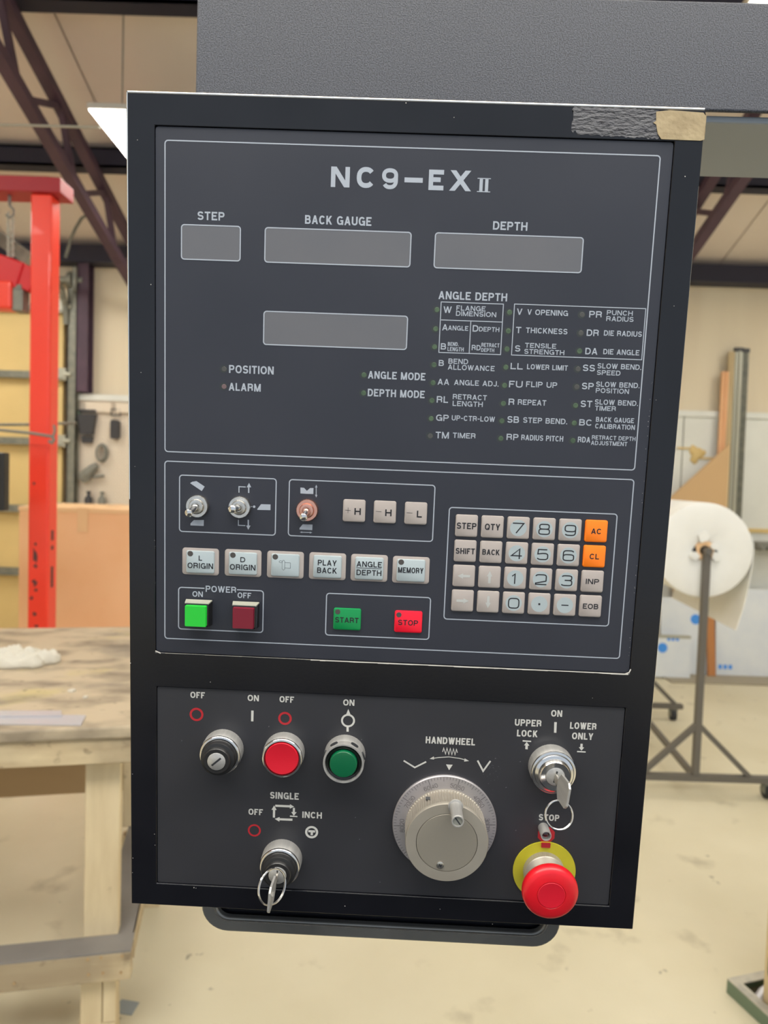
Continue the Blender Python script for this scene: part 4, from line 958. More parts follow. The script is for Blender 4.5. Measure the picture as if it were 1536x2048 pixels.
# symbols in the toggle boxes
TG = cr(340, 930, 260 / 1536); TG3 = cr(560, 940, 330 / 1536)
def poly(pts, conv, m='ink', par=up, z=zp, name='symbol'):
    g = G(); v = [P(*conv(*q), z) for q in pts]; g.add([(q.x, q.y, z) for q in v], [tuple(range(len(v)))[::-1]])
    me = obj(name, g, m, par); return me
def multi(items, conv, m='ink', par=up, z=zp, name='symbol', w=.0007):
    g = G()
    for kind, pts in items:
        v = [P(*conv(*q), z) for q in pts]
        if kind == 'p': g.add([(q.x, q.y, z) for q in v], [tuple(range(len(v)))[::-1]])
        elif kind[0] == 'l': g.ribbon([(q.x, q.y) for q in v], w * (float(kind[1:]) if len(kind) > 1 else 1), z)
    return obj(name, g, m, par)
def circ(cx, cy, r, n=20): return [(cx + r * math.cos(2 * PI * i / n), cy + r * math.sin(2 * PI * i / n)) for i in range(n)]
multi([('p', [(238, 215), (262, 198), (312, 190), (410, 255), (375, 308)])], TG)
multi([('p', [(242, 690), (282, 650), (400, 650), (398, 720), (242, 714)])], TG)
multi([('l', [(815, 326), (815, 256), (895, 260)]), ('l1.4', [(930, 330), (930, 262)]), ('p', [(905, 264), (934, 212), (960, 264)])], TG)
multi([('l', [(808, 648), (808, 712), (890, 716)]), ('l1.4', [(925, 648), (925, 716)]), ('p', [(900, 714), (951, 716), (925, 766)])], TG)
multi([('l.7', [(940, 491), (972, 492)]), ('p', circ(994, 493, 15))], TG)
multi([('p', [(1032, 520), (1076, 463), (1188, 466), (1187, 534), (1032, 530)])], TG)
multi([('p', [(190, 163), (224, 166), (250, 194), (250, 222), (190, 218)]), ('p', [(250, 194), (280, 168), (312, 168), (310, 224), (250, 222)])], TG3)
multi([('l.8', [(337, 150), (337, 245)]), ('p', [(326, 163), (338, 137), (348, 163)]), ('p', [(326, 230), (348, 232), (337, 257)])], TG3)
multi([('p', [(182, 540), (212, 505), (303, 508), (300, 560), (182, 554)])], TG3)
multi([('l.8', [(195, 579), (290, 582)]), ('p', [(184, 579), (206, 571), (206, 587)]), ('p', [(300, 582), (278, 574), (278, 592)])], TG3)
# toggle switches
def toggle(cx, cy, rpx, tip, m, lb, dz=.017):
    c = P(cx, cy, .003); r = SZ(rpx, c, .003); g = G(); n = 48; rs = []
    for z, k in ((zU, 1.0), (.0022, 1.0), (.0032, .94)):
        rs.append([(c.x + r * k * (1 + (.02 if (i % 2 and k == 1) else 0)) * math.cos(2 * PI * i / n), c.y + r * k * (1 + (.02 if (i % 2 and k == 1) else 0)) * math.sin(2 * PI * i / n), z) for i in range(n)])
    g.rings(rs); o = obj('toggle_switch', g, m, pend, smooth=True); o['label'] = lb
    g = G(); g.lathe([(r * .68, .003), (r * .68, .0042), (r * .6, .0052), (r * .40, .0055), (r * .36, .0048)], 32, (c.x, c.y)); obj('bushing', g, m if m == 'copper' else 'nickel', o, smooth=True)
    t = P(*tip, dz); a = Vector((c.x, c.y, .0045)); b = Vector((t.x, t.y, dz)); d = b - a
    g = G(); fr_ = [0, .25, .45, .7, .8, .87, .93, .98, 1.0, 1.04]; rr = [.0024, .0023, .0022, .0018, .0019, .0026, .0029, .0024, .0018, .0006]
    g.tube([a + d * q for q in fr_], rr, 20); obj('lever', g, 'chrome', o, smooth=True)
toggle(393.3, 1013, 22.6, (375.5, 1028), 'nickel', 'silver toggle switch pointing down left, leftmost')
toggle(478.3, 1015, 22.3, (462.5, 1018.5), 'nickel', 'silver toggle switch pointing left, in the middle')
toggle(613.7, 1021, 22.0, (606, 1036), 'copper', 'toggle switch with copper coloured nut')
# plain keys
def key(cx, cy, w, h, m, lb, z1=.0012, conv=C3, name='keypad_key', e=.0006, r=.0016):
    z1 += zU; c = P(*conv(cx, cy), z1); s_ = SZ(1, c, z1) * ((conv(1, 0)[0] - conv(0, 0)[0])); g = keycap(-w * s_ / 2, w * s_ / 2, -h * s_ / 2, h * s_ / 2, r, 0, z1 - zU, e)
    o = obj(name, g, m, pend, (c.x, c.y, zU), smooth=True); o['label'] = lb; return o, c, s_
def leg(s, o, c, s_, dx, dy, w, h, m='inkd', zt=.0012, wt=.175, n=2.3, gap=.13, name='legend', sw=None):
    g = text_g(s, dx * s_ - w * s_ / 2, dx * s_ + w * s_ / 2, -dy * s_ - h * s_ / 2, -dy * s_ + h * s_ / 2, wt, zt + .0001, gap, n, sw=sw)
    return obj(name, g, m, o)
for cx, cy, s1, s2 in ((1028, 322, '+', 'H'), (1191, 329, '-', 'H'), (1355, 336, '-', 'L')):
    o, c, s_ = key(cx, cy, 119, 119, 'keybeige', 'square beige key marked %s%s' % (s1, s2))
    leg(s2, o, c, s_, 19, 3, 34 if s2 == 'H' else 27, 36, wt=.2)
    g = G(); g.ribbon([(-48 * s_, 2 * s_), (-18 * s_, 1 * s_)], .00025, .0013)
    if s1 == '+': g.ribbon([(-32 * s_, -14 * s_), (-32 * s_, 16 * s_)], .00025, .0013)
    obj('legend', g, 'inkd', o)
# film keys
FK = [(215, 591, 'L ORIGIN', 1), (440, 599, 'D ORIGIN', 1), (664, 608, 'SYM', 1), (887, 616, 'PLAY BACK', 0), (1108, 625, 'ANGLE DEPTH', 0), (1329, 636, 'MEMORY', 1)]
for cx, cy, s, dot in FK:
    o, c, s_ = key(cx, cy, 195, 144, 'keybeige', {'SYM': 'framed pale key with a line drawing of a part'}.get(s, 'framed pale key marked ' + s), z1=.0004, name='function_key', e=.0002, r=.0022)
    g = keycap(-75 * s_, 75 * s_, -62 * s_, 58 * s_, .0014, .0002, .0014, .0006); obj('key_cap', g, 'keyblue', o, smooth=True)
    zt = .0014
    if dot:
        g = G(); g.lathe([(15 * s_, zt), (14 * s_, zt + .0001)], 20, (-53 * s_, 42 * s_)); obj('lamp_window', g, 'dot', o)
    if s == 'L ORIGIN': leg('L', o, c, s_, 1, -20, 18, 27, zt=zt); leg('ORIGIN', o, c, s_, 1, 21, 136, 30, zt=zt)
    elif s == 'D ORIGIN': leg('D', o, c, s_, 0, -20, 26, 27, zt=zt); leg('ORIGIN', o, c, s_, 0, 21, 136, 30, zt=zt)
    elif s == 'PLAY BACK': leg('PLAY', o, c, s_, -1, -20, 100, 30, zt=zt); leg('BACK', o, c, s_, -1, 21, 105, 30, zt=zt)
    elif s == 'ANGLE DEPTH':
        leg('ANGLE', o, c, s_, 0, -21, 134, 30, zt=zt); leg('DEPTH', o, c, s_, 0, 24, 132, 30, zt=zt)
        g = G(); g.ribbon([(-68 * s_, 0), (66 * s_, 0)], .0004, zt + .0001); obj('legend', g, 'inkd', o)
    elif s == 'MEMORY': leg('MEMORY', o, c, s_, -1, 0, 134, 30, zt=zt)
    else:
        g = G(); z_ = zt + .0001; w_ = .00018
        g.ribbon([(q[0] * s_, q[1] * s_) for q in ((-16, -8), (-16, 18), (-12, 25), (-6, 25), (-2, 18), (-2, -22), (-8, -28), (-16, -20), (-16, -8))], w_, z_)
        g.ribbon([(q[0] * s_, q[1] * s_) for q in ((-2, 14), (28, 13), (28, -16), (-2, -15))], w_, z_)
        g.ribbon([(x * s_, y * s_) for x, y in el(-24, 17, 8, 5, 0, 360)], w_, z_); obj('legend', g, 'inkd', o)
# numeric keypad
TL = P(*C4(255, 250), zU + .0016); TRr = P(*C4(1163, 289), zU + .0016); BL_ = P(*C4(228, 772), zU + .0016); BRr = P(*C4(1119, 814), zU + .0016)
rowsk = [['STEP', 'QTY', '7', '8', '9', 'AC'], ['SHIFT', 'BACK', '4', '5', '6', 'CL'], ['<', '^', '1', '2', '3', 'INP'], ['>', 'v', '0', '.', '-', 'EOB']]
names = {'<': 'a pale left arrow', '^': 'a pale up arrow', '>': 'a pale right arrow', 'v': 'a pale down arrow', '.': 'a decimal point', '-': 'a minus sign'}
x0 = (TL.x + BL_.x) / 2; x1 = (TRr.x + BRr.x) / 2; y1 = (TL.y + TRr.y) / 2; y0 = (BL_.y + BRr.y) / 2
ks = .0161
zk = .0016
for j, row in enumerate(rowsk):
    for i, s in enumerate(row):
        x = x0 + (x1 - x0) * i / 5; y = y1 + (y0 - y1) * j / 3
        m = 'keyorange' if s in ('AC', 'CL') else 'keybeige'
        g = keycap(-ks / 2, ks / 2, -ks / 2, ks / 2, .0015, 0, zk, .0007)
        o = obj('keypad_key', g, m, pend, (x, y, zU), smooth=True)
        o['label'] = ('orange' if m == 'keyorange' else 'beige') + ' keypad key marked ' + names.get(s, s)
        if s in '0123456789.-':
            g = G(); g.lathe([(ks * .37, zk - .00002), (ks * .37, zk + .00005)], 32); obj('pale_disc', g, 'keyblue', o)
            g = G()
            if s == '.': g.box(-.0007, .0007, -.0007, .0007, zk + .00006, zk + .0001)
            elif s == '-': g.ribbon([(-.0026, 0), (.0026, 0)], .0008, zk + .0001)
            else: 
                ww = .0084 if s != '1' else .0052
                text_g(s, -ww / 2 - (.0008 if s == '1' else 0), ww / 2 - (.0008 if s == '1' else 0), -.0042, .0039, .105, zk + .0001, .1, 3.6 if s not in '47' else 2.3, g=g)
            obj('legend', g, 'inkd', o)
        elif s in '<^>v':
            g = G(); a = {'<': PI, '>': 0, '^': PI / 2, 'v': -PI / 2}[s]; R_ = Matrix.Rotation(a, 2)
            pts = [R_ @ Vector(q) for q in ((-.0045, -.0009), (.0006, -.0010), (.0006, -.0020), (.0046, 0), (.0006, .0020), (.0006, .0010), (-.0045, .0009))]
            g.add([(q.x, q.y, zk + .0001) for q in pts], [tuple(range(7))]); obj('legend', g, 'arrowink', o)
        else:
            ww = {'STEP': .0142, 'SHIFT': .0138, 'QTY': .0110, 'BACK': .0126, 'AC': .0074, 'CL': .0068, 'INP': .0096, 'EOB': .0112}[s]; hh = .0046 if len(s) > 2 else .0040
            hh = {'INP': .0039, 'EOB': .0039, 'BACK': .0041, 'SHIFT': .0043}.get(s, hh)
            g = text_g(s, -ww / 2, ww / 2, -hh / 2, hh / 2, .185, zk + .0001, .13); obj('legend', g, 'inkd', o)
# start / stop
for cx, cy, m, s, dot in ((991, 897, 'keygreen', 'START', (-51, 39)), (1315, 911, 'keyred', 'STOP', (-51, 37))):
    o, c, s_ = key(cx, cy, 147, 118, m, '%s key marked %s' % (m[3:], s), z1=.0014, name='command_key', e=.0007)
    leg(s, o, c, s_, -1, 4, 124 if s == 'START' else 106, 29, zt=.0014)
    g = G(); g.lathe([(14 * s_, .0014), (13.5 * s_, .0015)], 20, (dot[0] * s_, dot[1] * s_)); obj('lamp_window', g, 'dot', o)
# power buttons
for cx, cy, m, lb in ((186.5, 882, 'greencap', 'lit green square power button'), (439.5, 893, 'darkredcap', 'dark red square power button')):
    c = P(*C3(cx, cy), .0105); hs = SZ(57 * .3776, c, .0105)
    g = G(); rs = [[(x, y, z) for x, y in rrect(c.x - w_, c.x + w_, c.y - w_, c.y + w_, .0008)] for z, w_ in ((zU, .0096), (.0060, .0088), (.0070, .0086), (.0072, .0080))]
    g.rings(rs); o = obj('power_button', g, 'blackgloss', pend, smooth=True); o['label'] = lb
    g = G(); rs = [[(x, y, z) for x, y in rrect(c.x - w_, c.x + w_, c.y - w_, c.y + w_, .0008)] for z, w_ in ((.006, hs * .98), (.0098, hs), (.0105, hs * .96))]
    g.rings(rs); obj('button_cap', g, m, o, smooth=True)
    g = G(); g.rings([[(c.x - .0098, c.y + .0092, .0003), (c.x + .0098, c.y + .0092, .0003), (c.x + .0098, c.y + .0101, .0003), (c.x - .0098, c.y + .0101, .0003)], [(c.x - .0088, c.y + .0084, .0068), (c.x + .0088, c.y + .0084, .0068), (c.x + .0088, c.y + .0091, .0068), (c.x - .0088, c.y + .0091, .0068)]]); obj('lit_top_face', g, 'galvl', o)  # pale sloping face paints ceiling light onto the black barrel's top

# ---------- lower panel prints
zq = zL + .00012
for s, b in (('OFF', (149, 255, 110, 45)), ('ON', (568, 650, 132, 45)), ('OFF', (801, 907, 142, 45)), ('ON', (1267, 1349, 165, 45)), ('SINGLE', (732, 942, 847, 49)), ('OFF', (574, 679, 965, 44)), ('INCH', (968, 1111, 988, 46))):
    label(s, b, lp, 'inkw', .2, zq, conv=A)
for s, b in (('HANDWHEEL', (342, 646, 313, 42)), ('ON', (1113, 1181, 144, 40)), ('UPPER', (890, 1054, 202, 41)), ('LOCK', (903, 1030, 267, 41)), ('LOWER', (1229, 1392, 221, 41)), ('ONLY', (1241, 1371, 284, 41)), ('STOP', (1037, 1163, 784, 39))):
    label(s, b, lp, 'inkw', .2, zq, conv=B)
def ringmark(cx, cy, R_, r_, conv, m, name='symbol'):
    c = P(*conv(cx, cy), zq); s_ = SZ(conv(1, 0)[0] - conv(0, 0)[0], c); k = (R_ + r_) / 2 * s_
    g = G(); g.ribbon([(c.x + k * math.cos(2 * PI * i / 40), c.y + k * math.sin(2 * PI * i / 40)) for i in range(40)], (R_ - r_) * s_, zq, True); return obj(name, g, m, lp)
ringmark(194, 252, 51, 35, A, 'inkr'); ringmark(841, 281, 50, 34, A, 'inkr'); ringmark(617, 1100, 48, 35, A, 'inkr')
ringmark(1302, 297, 51, 37, A, 'inkw'); ringmark(1036, 1113, 48, 32, A, 'inkw')
def low(items, conv, m='inkw', w=.001): return multi(items, conv, m, lp, zq, 'symbol', w)
low([('p', [(594, 223), (612, 224), (610, 303), (593, 302)])], A)
low([('p', [(1289, 250), (1304, 212), (1320, 251)]), ('l1.2', [(1299, 345), (1299, 378)])], A, w=.0014)
low([('p', [(1012, 1098), (1062, 1100), (1061, 1116), (1046, 1115), (1045, 1136), (1028, 1135), (1029, 1114), (1011, 1113)])], A)
low([('p', [(770, 912), (878, 916), (877, 908), (908, 927), (876, 941), (877, 932), (770, 927)])], A)
low([('p', [(752, 1006), (753, 950), (742, 950), (762, 917), (780, 951), (769, 951), (768, 1007)])], A)
low([('p', [(899, 935), (914, 936), (913, 966), (926, 967), (906, 993), (886, 965), (898, 966)]), ('p', [(877, 991), (932, 995), (932, 1003), (877, 1000)])], A)
low([('p', [(896, 1014), (895, 1030), (800, 1026), (800, 1036), (766, 1016), (802, 1002), (801, 1011)])], A)
low([('l', [(446, 380), (453, 357), (464, 393), (473, 357), (484, 396), (493, 359), (503, 397), (513, 361), (522, 398), (531, 364), (537, 385)])], B, w=.0006)
low([('l', [(380, 421), (420, 415), (485, 411), (550, 420), (596, 432)]), ('p', [(366, 423), (392, 408), (394, 427)]), ('p', [(608, 436), (582, 420), (578, 440)])], B, w=.0006)
low([('p', [(467, 457), (508, 459), (486, 493)])], B)
low([('l', [(207, 434), (275, 476), (345, 441)])], B, w=.0012); low([('l', [(661, 433), (695, 498), (740, 436)])], B, w=.0013)
low([('p', [(1132, 197), (1148, 198), (1145, 263), (1130, 262)])], B)
low([('p', [(938, 308), (990, 312), (990, 320), (938, 317)]), ('p', [(954, 363), (955, 340), (946, 340), (963, 319), (979, 342), (970, 342), (969, 365)])], B)
low([('p', [(1272, 374), (1325, 377), (1325, 385), (1272, 382)]), ('p', [(1293, 330), (1307, 331), (1306, 352), (1316, 353), (1299, 373), (1283, 351), (1292, 351)])], B)
# scuffs by the handwheel
random.seed(3); g = G()
for i in range(34):
    c = P(*B(random.gauss(740, 28), random.gauss(505, 42)), zq); s_ = random.uniform(.0001, .0004)
    g.add([(c.x - s_, c.y - s_ * .4, zq), (c.x + s_, c.y - s_ * .2, zq), (c.x + s_ * .6, c.y + s_ * .5, zq)], [(0, 1, 2)])
for q in ((895, 862), (835, 598), (770, 420), (922, 440), (60, 1180)): c = P(*B(*q), zq); g.add([(c.x - .0006, c.y - .0003, zq), (c.x + .0006, c.y - .0002, zq), (c.x + .0004, c.y + .0004, zq)], [(0, 1, 2)])
for q in ((722, 340), (85, 443), (1400, 436), (1355, 1005), (1385, 1165)): c = P(*A(*q), zq); g.add([(c.x - .0004, c.y - .0005, zq), (c.x + .0004, c.y - .0002, zq), (c.x + .0003, c.y + .0006, zq)], [(0, 1, 2)])
oo = obj('scuff_mark', g, mat('pale_scuff', rgb(120, 120, 124), .6), lp); oo['kind'] = 'stuff'

# ---------- operators of the lower panel
def collar(c, r, h, m='alum'):
    n = 96; rs = []
    for z, k in ((zL, 1.0), (h * .45, 1.0), (h * .9, .985), (h, .95)):
        rs.append([(c.x + r * k * (1 + (.006 if i % 2 and z < h * .6 else 0)) * math.cos(2 * PI * i / n), c.y + r * k * (1 + (.006 if i % 2 and z < h * .6 else 0)) * math.sin(2 * PI * i / n), z) for i in range(n)])
    return G().rings(rs)
RB = .0155
def keyswitch(front, h, lb, conv, body='blackplastic', chromed=False, rbase=RB, slot=45):
    c = P(*conv(*front), h)
    o = obj('key_switch', collar(c, rbase, h * .8), 'alum', pend, smooth=True); o['label'] = lb
    g = G(); g.lathe([(rbase * .97, h * .78), (rbase * .99, h * .86), (rbase * .97, h * .95), (rbase * .92, h), (rbase * .86, h), (rbase * .83, h * .9)], 56, (c.x, c.y)); obj('bezel', g, 'chrome', o, smooth=True)
    if not chromed:
        g = G(); g.lathe([(rbase * .84, h * .85), (rbase * .83, h + .0045), (rbase * .80, h + .0055), (rbase * .66, h + .0060), (rbase * .64, h + .0078), (rbase * .60, h + .0085), (rbase * .46, h + .0085), (rbase * .44, h + .0080)], 56, (c.x, c.y)); obj('knob', g, body, o, smooth=True)
        hf = h + .0088
        g = G(); g.lathe([(rbase * .43, h + .0075), (rbase * .43, hf), (rbase * .40, hf + .0003)], 40, (c.x, c.y)); obj('lock_face', g, 'alum', o, smooth=True)
    else:
        g = G(); g.lathe([(rbase * .86, h * .85), (rbase * .84, h + .0012), (rbase * .72, h + .0022), (rbase * .70, h + .0040), (rbase * .64, h + .0052), (rbase * .44, h + .0052), (rbase * .42, h + .0045)], 56, (c.x, c.y)); obj('knob', g, 'chrome', o, smooth=True)
        hf = h + .0052
        g = G(); g.lathe([(rbase * .41, h + .004), (rbase * .41, hf), (rbase * .38, hf + .0003)], 40, (c.x, c.y)); obj('lock_face', g, 'alum', o, smooth=True)
    a = math.radians(slot); d = Vector((math.cos(a), math.sin(a))) * .0045; g = G()
    g.ribbon([(c.x - d.x, c.y - d.y), (c.x + d.x, c.y + d.y)], .0014, hf + .0004); obj('key_slot', g, 'rubber', o)
    return c, hf
keyswitch((361, 557), .0112, 'key switch without key at upper left', A, slot=42)
c_k2, hf2 = keyswitch((800, 1378), .0120, 'key switch with a key below SINGLE', A, slot=90)
c_k3, hf3 = keyswitch((1130, 512), .0110, 'chrome key switch between UPPER LOCK and LOWER ONLY', B, chromed=True, rbase=.0168, slot=78)
# red push button
c = P(*A(818, 576), .0108)
o = obj('push_button', collar(c, RB, .0085), 'alum', pend, smooth=True); o['label'] = 'round red push button under OFF'
g = G(); g.lathe([(RB * .97, .0083), (RB * .99, .0092), (RB * .97, .0102), (RB * .92, .0108), (RB * .86, .0108), (RB * .83, .0098), (RB * .83, .0080)], 56, (c.x, c.y)); obj('bezel', g, 'chrome', o, smooth=True)
g = G(); g.lathe([(RB * .81, .008), (RB * .81, .0104), (RB * .775, .0112), (RB * .6, .0110), (RB * .3, .0107), (.0003, .0106)], 56, (c.x, c.y)); obj('button_cap', g, 'redcap', o, smooth=True)
# green push button
c = P(*A(1268, 614), .0145)
o = obj('push_button', collar(c, RB, .009), 'alum', pend, smooth=True); o['label'] = 'round green push button in a notched chrome guard'
g = G(); g.lathe([(RB * .98, .0088), (RB * .985, .0135), (RB * .97, .0145), (RB * .90, .0145), (RB * .87, .0135), (RB * .86, .0095)], 56, (c.x, c.y)); b_ = obj('guard_ring', g, 'alum', o, smooth=True)
for a in (60, 120, 20, 160):
    a = math.radians(a); T_ = Matrix.Translation((c.x + RB * .965 * math.cos(a), c.y + RB * .965 * math.sin(a), .0108)) @ Matrix.Rotation(a, 4, 'Z') @ Matrix.Rotation(PI / 2, 4, 'Y')
    g = G(); g.lathe([(.0018, -.001), (.0018, .0012 - .0003)], 16, T=T_ @ Matrix.Diagonal((1, 1.7, 1, 1))); obj('notch', g, 'rubber', o)
g = G(); g.lathe([(RB * .855, .0092), (RB * .85, .0125), (RB * .80, .0135), (RB * .72, .0128), (RB * .69, .0110)], 56, (c.x, c.y)); obj('inner_ring', g, 'blackgloss', o, smooth=True)
g = G(); g.lathe([(RB * .66, .0105), (RB * .66, .0150), (RB * .62, .0158), (RB * .4, .0161), (.0003, .0162)], 56, (c.x, c.y)); obj('button_cap', g, 'greenbtn', o, smooth=True)

# ---------- handwheel
c = P(889, 1650.5, .0022); RD_ = SZ(104.2, c, .0022)
g = G(); g.lathe([(RD_ * .99, zL), (RD_, .0012), (RD_ * .985, .0022), (.01, .0022)], 128, (c.x, c.y)); dial = obj('handwheel', g, 'alumd', pend, smooth=True); dial['label'] = 'aluminium handwheel with engraved dial'
g = G(); zd = .0023
for k in range(100):
    a = math.radians(75.5 + 3.6 * k); l0 = .975; l1 = .85 if k % 10 == 0 else (.89 if k % 5 == 0 else .925)
    g.ribbon([(c.x + RD_ * l0 * math.cos(a), c.y + RD_ * l0 * math.sin(a)), (c.x + RD_ * l1 * math.cos(a), c.y + RD_ * l1 * math.sin(a))], .00022 if k % 10 else .0003, zd)
obj('dial_tick', g, 'inkd', dial)
for k, l_ in ((-3, 20), (-2, 30), (-1, 40), (0, 50), (1, 60), (2, 70), (3, 80), (4, 90)):
    a = math.radians(75.5 + 36 * k); g = G(); s = '%d|%d' % (l_, 100 - l_)
    h_ = .0033; w_ = .0107
    text_g(s, -w_ / 2, w_ / 2, -h_ / 2, h_ / 2, .07, 0, .16, 3, g=g)
    rr = RD_ * .815; T_ = Matrix.Translation((c.x + rr * math.cos(a), c.y + rr * math.sin(a), zd)) @ Matrix.Rotation(a - PI / 2, 4, 'Z')
    g2 = G(); g2.add(g.v, g.f, T_); obj('dial_number', g2, 'inkd', dial)
hk = .0235; ck = P(893.6, 1686, hk); RK = SZ(83.4, ck, hk); n = 352; rs = []
for z, k, t_ in ((.0023, 1.0, 0), (.004, 1.0, 0), (.0045, 1.0, 1), (hk - .0032, 1.0, 1), (hk - .003, 1.0, 0), (hk - .0008, 1.0, 0), (hk, .985, 0)):
    rs.append([(c.x * (1 - 0) + 0 + (ck.x - c.x) + RK * k * (1 - (.035 if (i % 4 in (1, 2)) and t_ else 0)) * math.cos(2 * PI * i / n), ck.y + RK * k * (1 - (.035 if (i % 4 in (1, 2)) and t_ else 0)) * math.sin(2 * PI * i / n), z) for i in range(n)])
g = G(); g.rings(rs, cap=False)
m_ = len(g.v); g.lathe([(RK * .985, hk), (RK * .742, hk), (RK * .738, hk - .0006)], n, (ck.x, ck.y), cap=False)
kb = obj('knob', g, 'knob', dial, smooth=True)
g = G(); g.lathe([(RK * .728, hk - .003), (RK * .728, hk - .0002), (RK * .722, hk), (.0005, hk)], 96, (ck.x, ck.y)); obj('cover_plate', g, 'knobd', dial, smooth=True)
g = G(); g.lathe([(RK * .74, hk - .0008), (RK * .728, hk - .0008)], 96, (ck.x, ck.y), cap=False); obj('cover_groove', g, 'rubber', dial)
g = G(); g.box(-.0016, .0016, -.0012, .0012, 0, .001, Matrix.Translation((ck.x - RK * .48, ck.y + RK * .88, hk - .012)) @ Matrix.Rotation(math.radians(-60), 4, 'X')); obj('set_screw', g, 'rubber', dial)
pf = P(915.6, 1643.5, hk + .0200); pr = SZ(12.8, pf, hk + .0200)
g = G(); g.lathe([(pr * 1.25, hk), (pr * 1.2, hk + .0008), (pr * .95, hk + .001), (pr * .95, hk + .0172), (pr, hk + .0180), (pr, hk + .0196), (pr * .94, hk + .0200), (pr * .78, hk + .0200), (pr * .76, hk + .0188)], 36, (pf.x, pf.y)); obj('crank_pin', g, 'alum', dial, smooth=True)
g = G(); g.lathe([(pr * .76, hk + .0180), (pr * .76, hk + .0192)], 30, (pf.x, pf.y)); obj('pin_screw', g, 'toolg', dial)
g = G(); g.ribbon([(pf.x - .0022, pf.y + .0030), (pf.x + .0022, pf.y - .0030)], .0009, hk + .0193); obj('screw_slot', g, 'rubber', dial)
sc_ = P(880.3, 1730, hk); g = G(); g.lathe([(.0029, hk), (.0028, hk + .0005), (.0018, hk + .0008), (.0003, hk + .0009)], 24, (sc_.x, sc_.y)); obj('cross_screw', g, 'nickel', dial, smooth=True)
g = G()
for a in (25, 115): a = math.radians(a); g.ribbon([(sc_.x - .0015 * math.cos(a), sc_.y - .0015 * math.sin(a)), (sc_.x + .0015 * math.cos(a), sc_.y + .0015 * math.sin(a))], .0007, hk + .001)
obj('screw_slot', g, 'rubber', dial)

# ---------- lamp above the emergency stop
c = P(1092.6, 1672.5, .0105)
g = G(); n = 8; rr = .0069
cb = P(*B(1083, 890), zq); g.add([(cb.x + rr * math.cos(2 * PI * (i + .5) / n), cb.y + rr * math.sin(2 * PI * (i + .5) / n), zq) for i in range(n)], [tuple(range(n))])
c3 = P(*B(1078, 947), zq); g.box(c3.x - .0034, c3.x + .0034, c3.y - .0018, c3.y + .0018, zq, zq + .002); g.box(c3.x - .001, c3.x + .001, c3.y, c3.y + .005, zq, zq + .0002)
obj('red_marking', g, 'inkr', lp)
g = G(); r_ = SZ(10.8, c, .0105); g.lathe([(r_ * .98, zL), (r_, .0095), (r_ * .95, .0105), (r_ * .80, .0105), (r_ * .78, .008)], 32, (c.x, c.y)); o = obj('signal_lamp', g, 'alum', pend, smooth=True); o['label'] = 'small grey signal lamp on a red octagon'
g = G(); g.lathe([(r_ * .77, .0070), (r_ * .6, .0088), (r_ * .3, .0094), (.0002, .0095)], 28, (c.x, c.y)); obj('lamp_lens', g, mat('dark_red_lens', rgb(60, 14, 24), .12, coat=.5), o, smooth=True)

# ---------- emergency stop
c = P(1088, 1741, zL); RY = SZ(62.4, c)
g = G(); g.lathe([(RY, zL), (RY, zL + .0010), (.01, zL + .0010)], 96, (c.x, c.y)); es = obj('emergency_stop', g, 'yellow', pend); es['label'] = 'red mushroom emergency stop on a yellow disc'
he = .029; ce = P(1102.8, 1791.5, he); RE = SZ(56.8, ce, he)
n = 120; rs = []
for z, k, t_ in ((zL + .001, 1.0, 1), (.0055, 1.0, 1), (.0062, .97, 0), (.0125, .92, 0), (.013, .90, 0)):
    rs.append([(ce.x + .0155 * k * (1 + (.018 if i % 2 and t_ else 0)) * math.cos(2 * PI * i / n), ce.y + .0155 * k * (1 + (.018 if i % 2 and t_ else 0)) * math.sin(2 * PI * i / n), z) for i in range(n)])
g = G(); g.rings(rs); obj('collar', g, 'knob', es, smooth=True)
g = G(); g.lathe([(.0142, .0128), (.0142, .0145), (.0125, .0150)], 48, (ce.x, ce.y)); obj('red_ring', g, 'redcap', es, smooth=True)
g = G(); g.lathe([(.0105, .0148), (.0105, .02)], 40, (ce.x, ce.y)); obj('stem', g, 'blackplastic', es)
g = G(); g.lathe([(.013, .0185), (RE * .90, .0195), (RE * .985, .0212), (RE, .0232), (RE * .985, .0256), (RE * .92, .0276), (RE * .80, .0286), (RE * .51, .0290), (RE * .495, .0286)], 96, (ce.x, ce.y)); obj('mushroom_cap', g, 'mush', es, smooth=True)
g = G(); g.lathe([(RE * .487, .0280), (RE * .487, .0289), (RE * .47, .0292), (RE * .3, .0290), (.0003, .0289)], 72, (ce.x, ce.y)); obj('centre_disc', g, 'redcap', es, smooth=True)

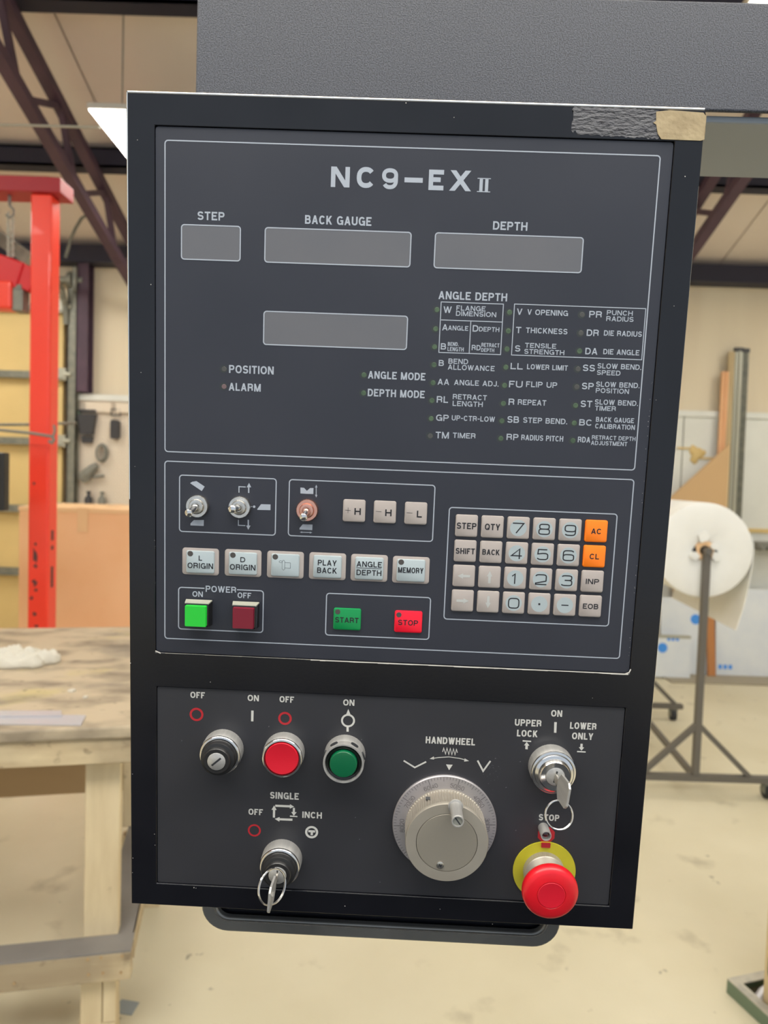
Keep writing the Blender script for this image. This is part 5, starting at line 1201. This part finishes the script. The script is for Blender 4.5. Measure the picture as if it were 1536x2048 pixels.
# ---------- keys left in the switches
def keything(lb, c, hf, plane_dir, length, width, ring_c, ring_r, ring_n, bend=(0, 0), th=.0016):
    "a flat key standing out of the lock along +z of the panel; its flat lies along plane_dir"
    d = Vector((plane_dir[0], plane_dir[1], 0)).normalized(); nrm = Vector((0, 0, 1)).cross(d)
    t = bpy.data.objects.new('switch_key', None); COL.objects.link(t); t.matrix_world = PM @ Matrix.Translation((c.x, c.y, hf)); t.empty_display_size = .02
    tag(t, lb, 'key', 'keys left in the switches')
    def at3(u, z): return Vector((bend[0] * max(z - .012, 0), bend[1] * max(z - .012, 0), z)) + d * u
    def slab(name, outline, th_, m):
        a = [at3(u, z) + nrm * th_ / 2 for u, z in outline]; b = [at3(u, z) - nrm * th_ / 2 for u, z in outline]; n = len(outline); g = G()
        g.add([tuple(q) for q in a + b], [tuple(range(n)), tuple(range(n, 2 * n))[::-1]] + [(i, n + i, n + (i + 1) % n, (i + 1) % n) for i in range(n)])
        return obj(name, g, m, t, bevel=.0003)
    slab('key_blade', [(-.0032, -.0002), (.0032, -.0002), (.0032, .011), (-.0032, .011)], th, 'nickel')
    w = width / 2; L_ = length
    slab('key_bow', [(-.0036, .010), (.0036, .010), (w, .0145), (w, L_ - .003), (w - .003, L_), (-w + .003, L_), (-w, L_ - .003), (-w, .0145)], th * 1.05, 'alum')
    g = G(); rc = Vector(ring_c) - Vector((c.x, c.y, hf)); N = Vector(ring_n).normalized(); a = N.orthogonal().normalized(); b = N.cross(a)
    for off in (-.0005, .0005):
        g.tube([rc + N * off + (a * math.cos(2 * PI * i / 48) + b * math.sin(2 * PI * i / 48)) * ring_r for i in range(48)], .00055, 8, True)
    obj('key_ring', g, 'chrome', t, smooth=True)
# key 2: edge-on; ring hangs through its bow
tip2 = P(*A(742, 1650), .048)
bx = (tip2.x - c_k2.x) / (.048 - hf2); by = (tip2.y - c_k2.y) / (.048 - hf2)
rc2 = P(*A(747, 1512), .036)
keything('edge-on nickel key with a thin oval looking ring in the lower left switch', c_k2, hf2, (.06, 1), .030, .020, (rc2.x, rc2.y, .036), .0120, (.72, .25, .62), bend=(-.05, -.02))
rc3 = P(*B(1165, 777), .038)
keything('nickel key seen from the side with a round ring hanging over STOP', c_k3, hf3, (-.10, -1), .031, .019, (rc3.x, rc3.y, .036), SZ(27.5, rc3, .036), (.05, .3, .95), bend=(.12, .04))
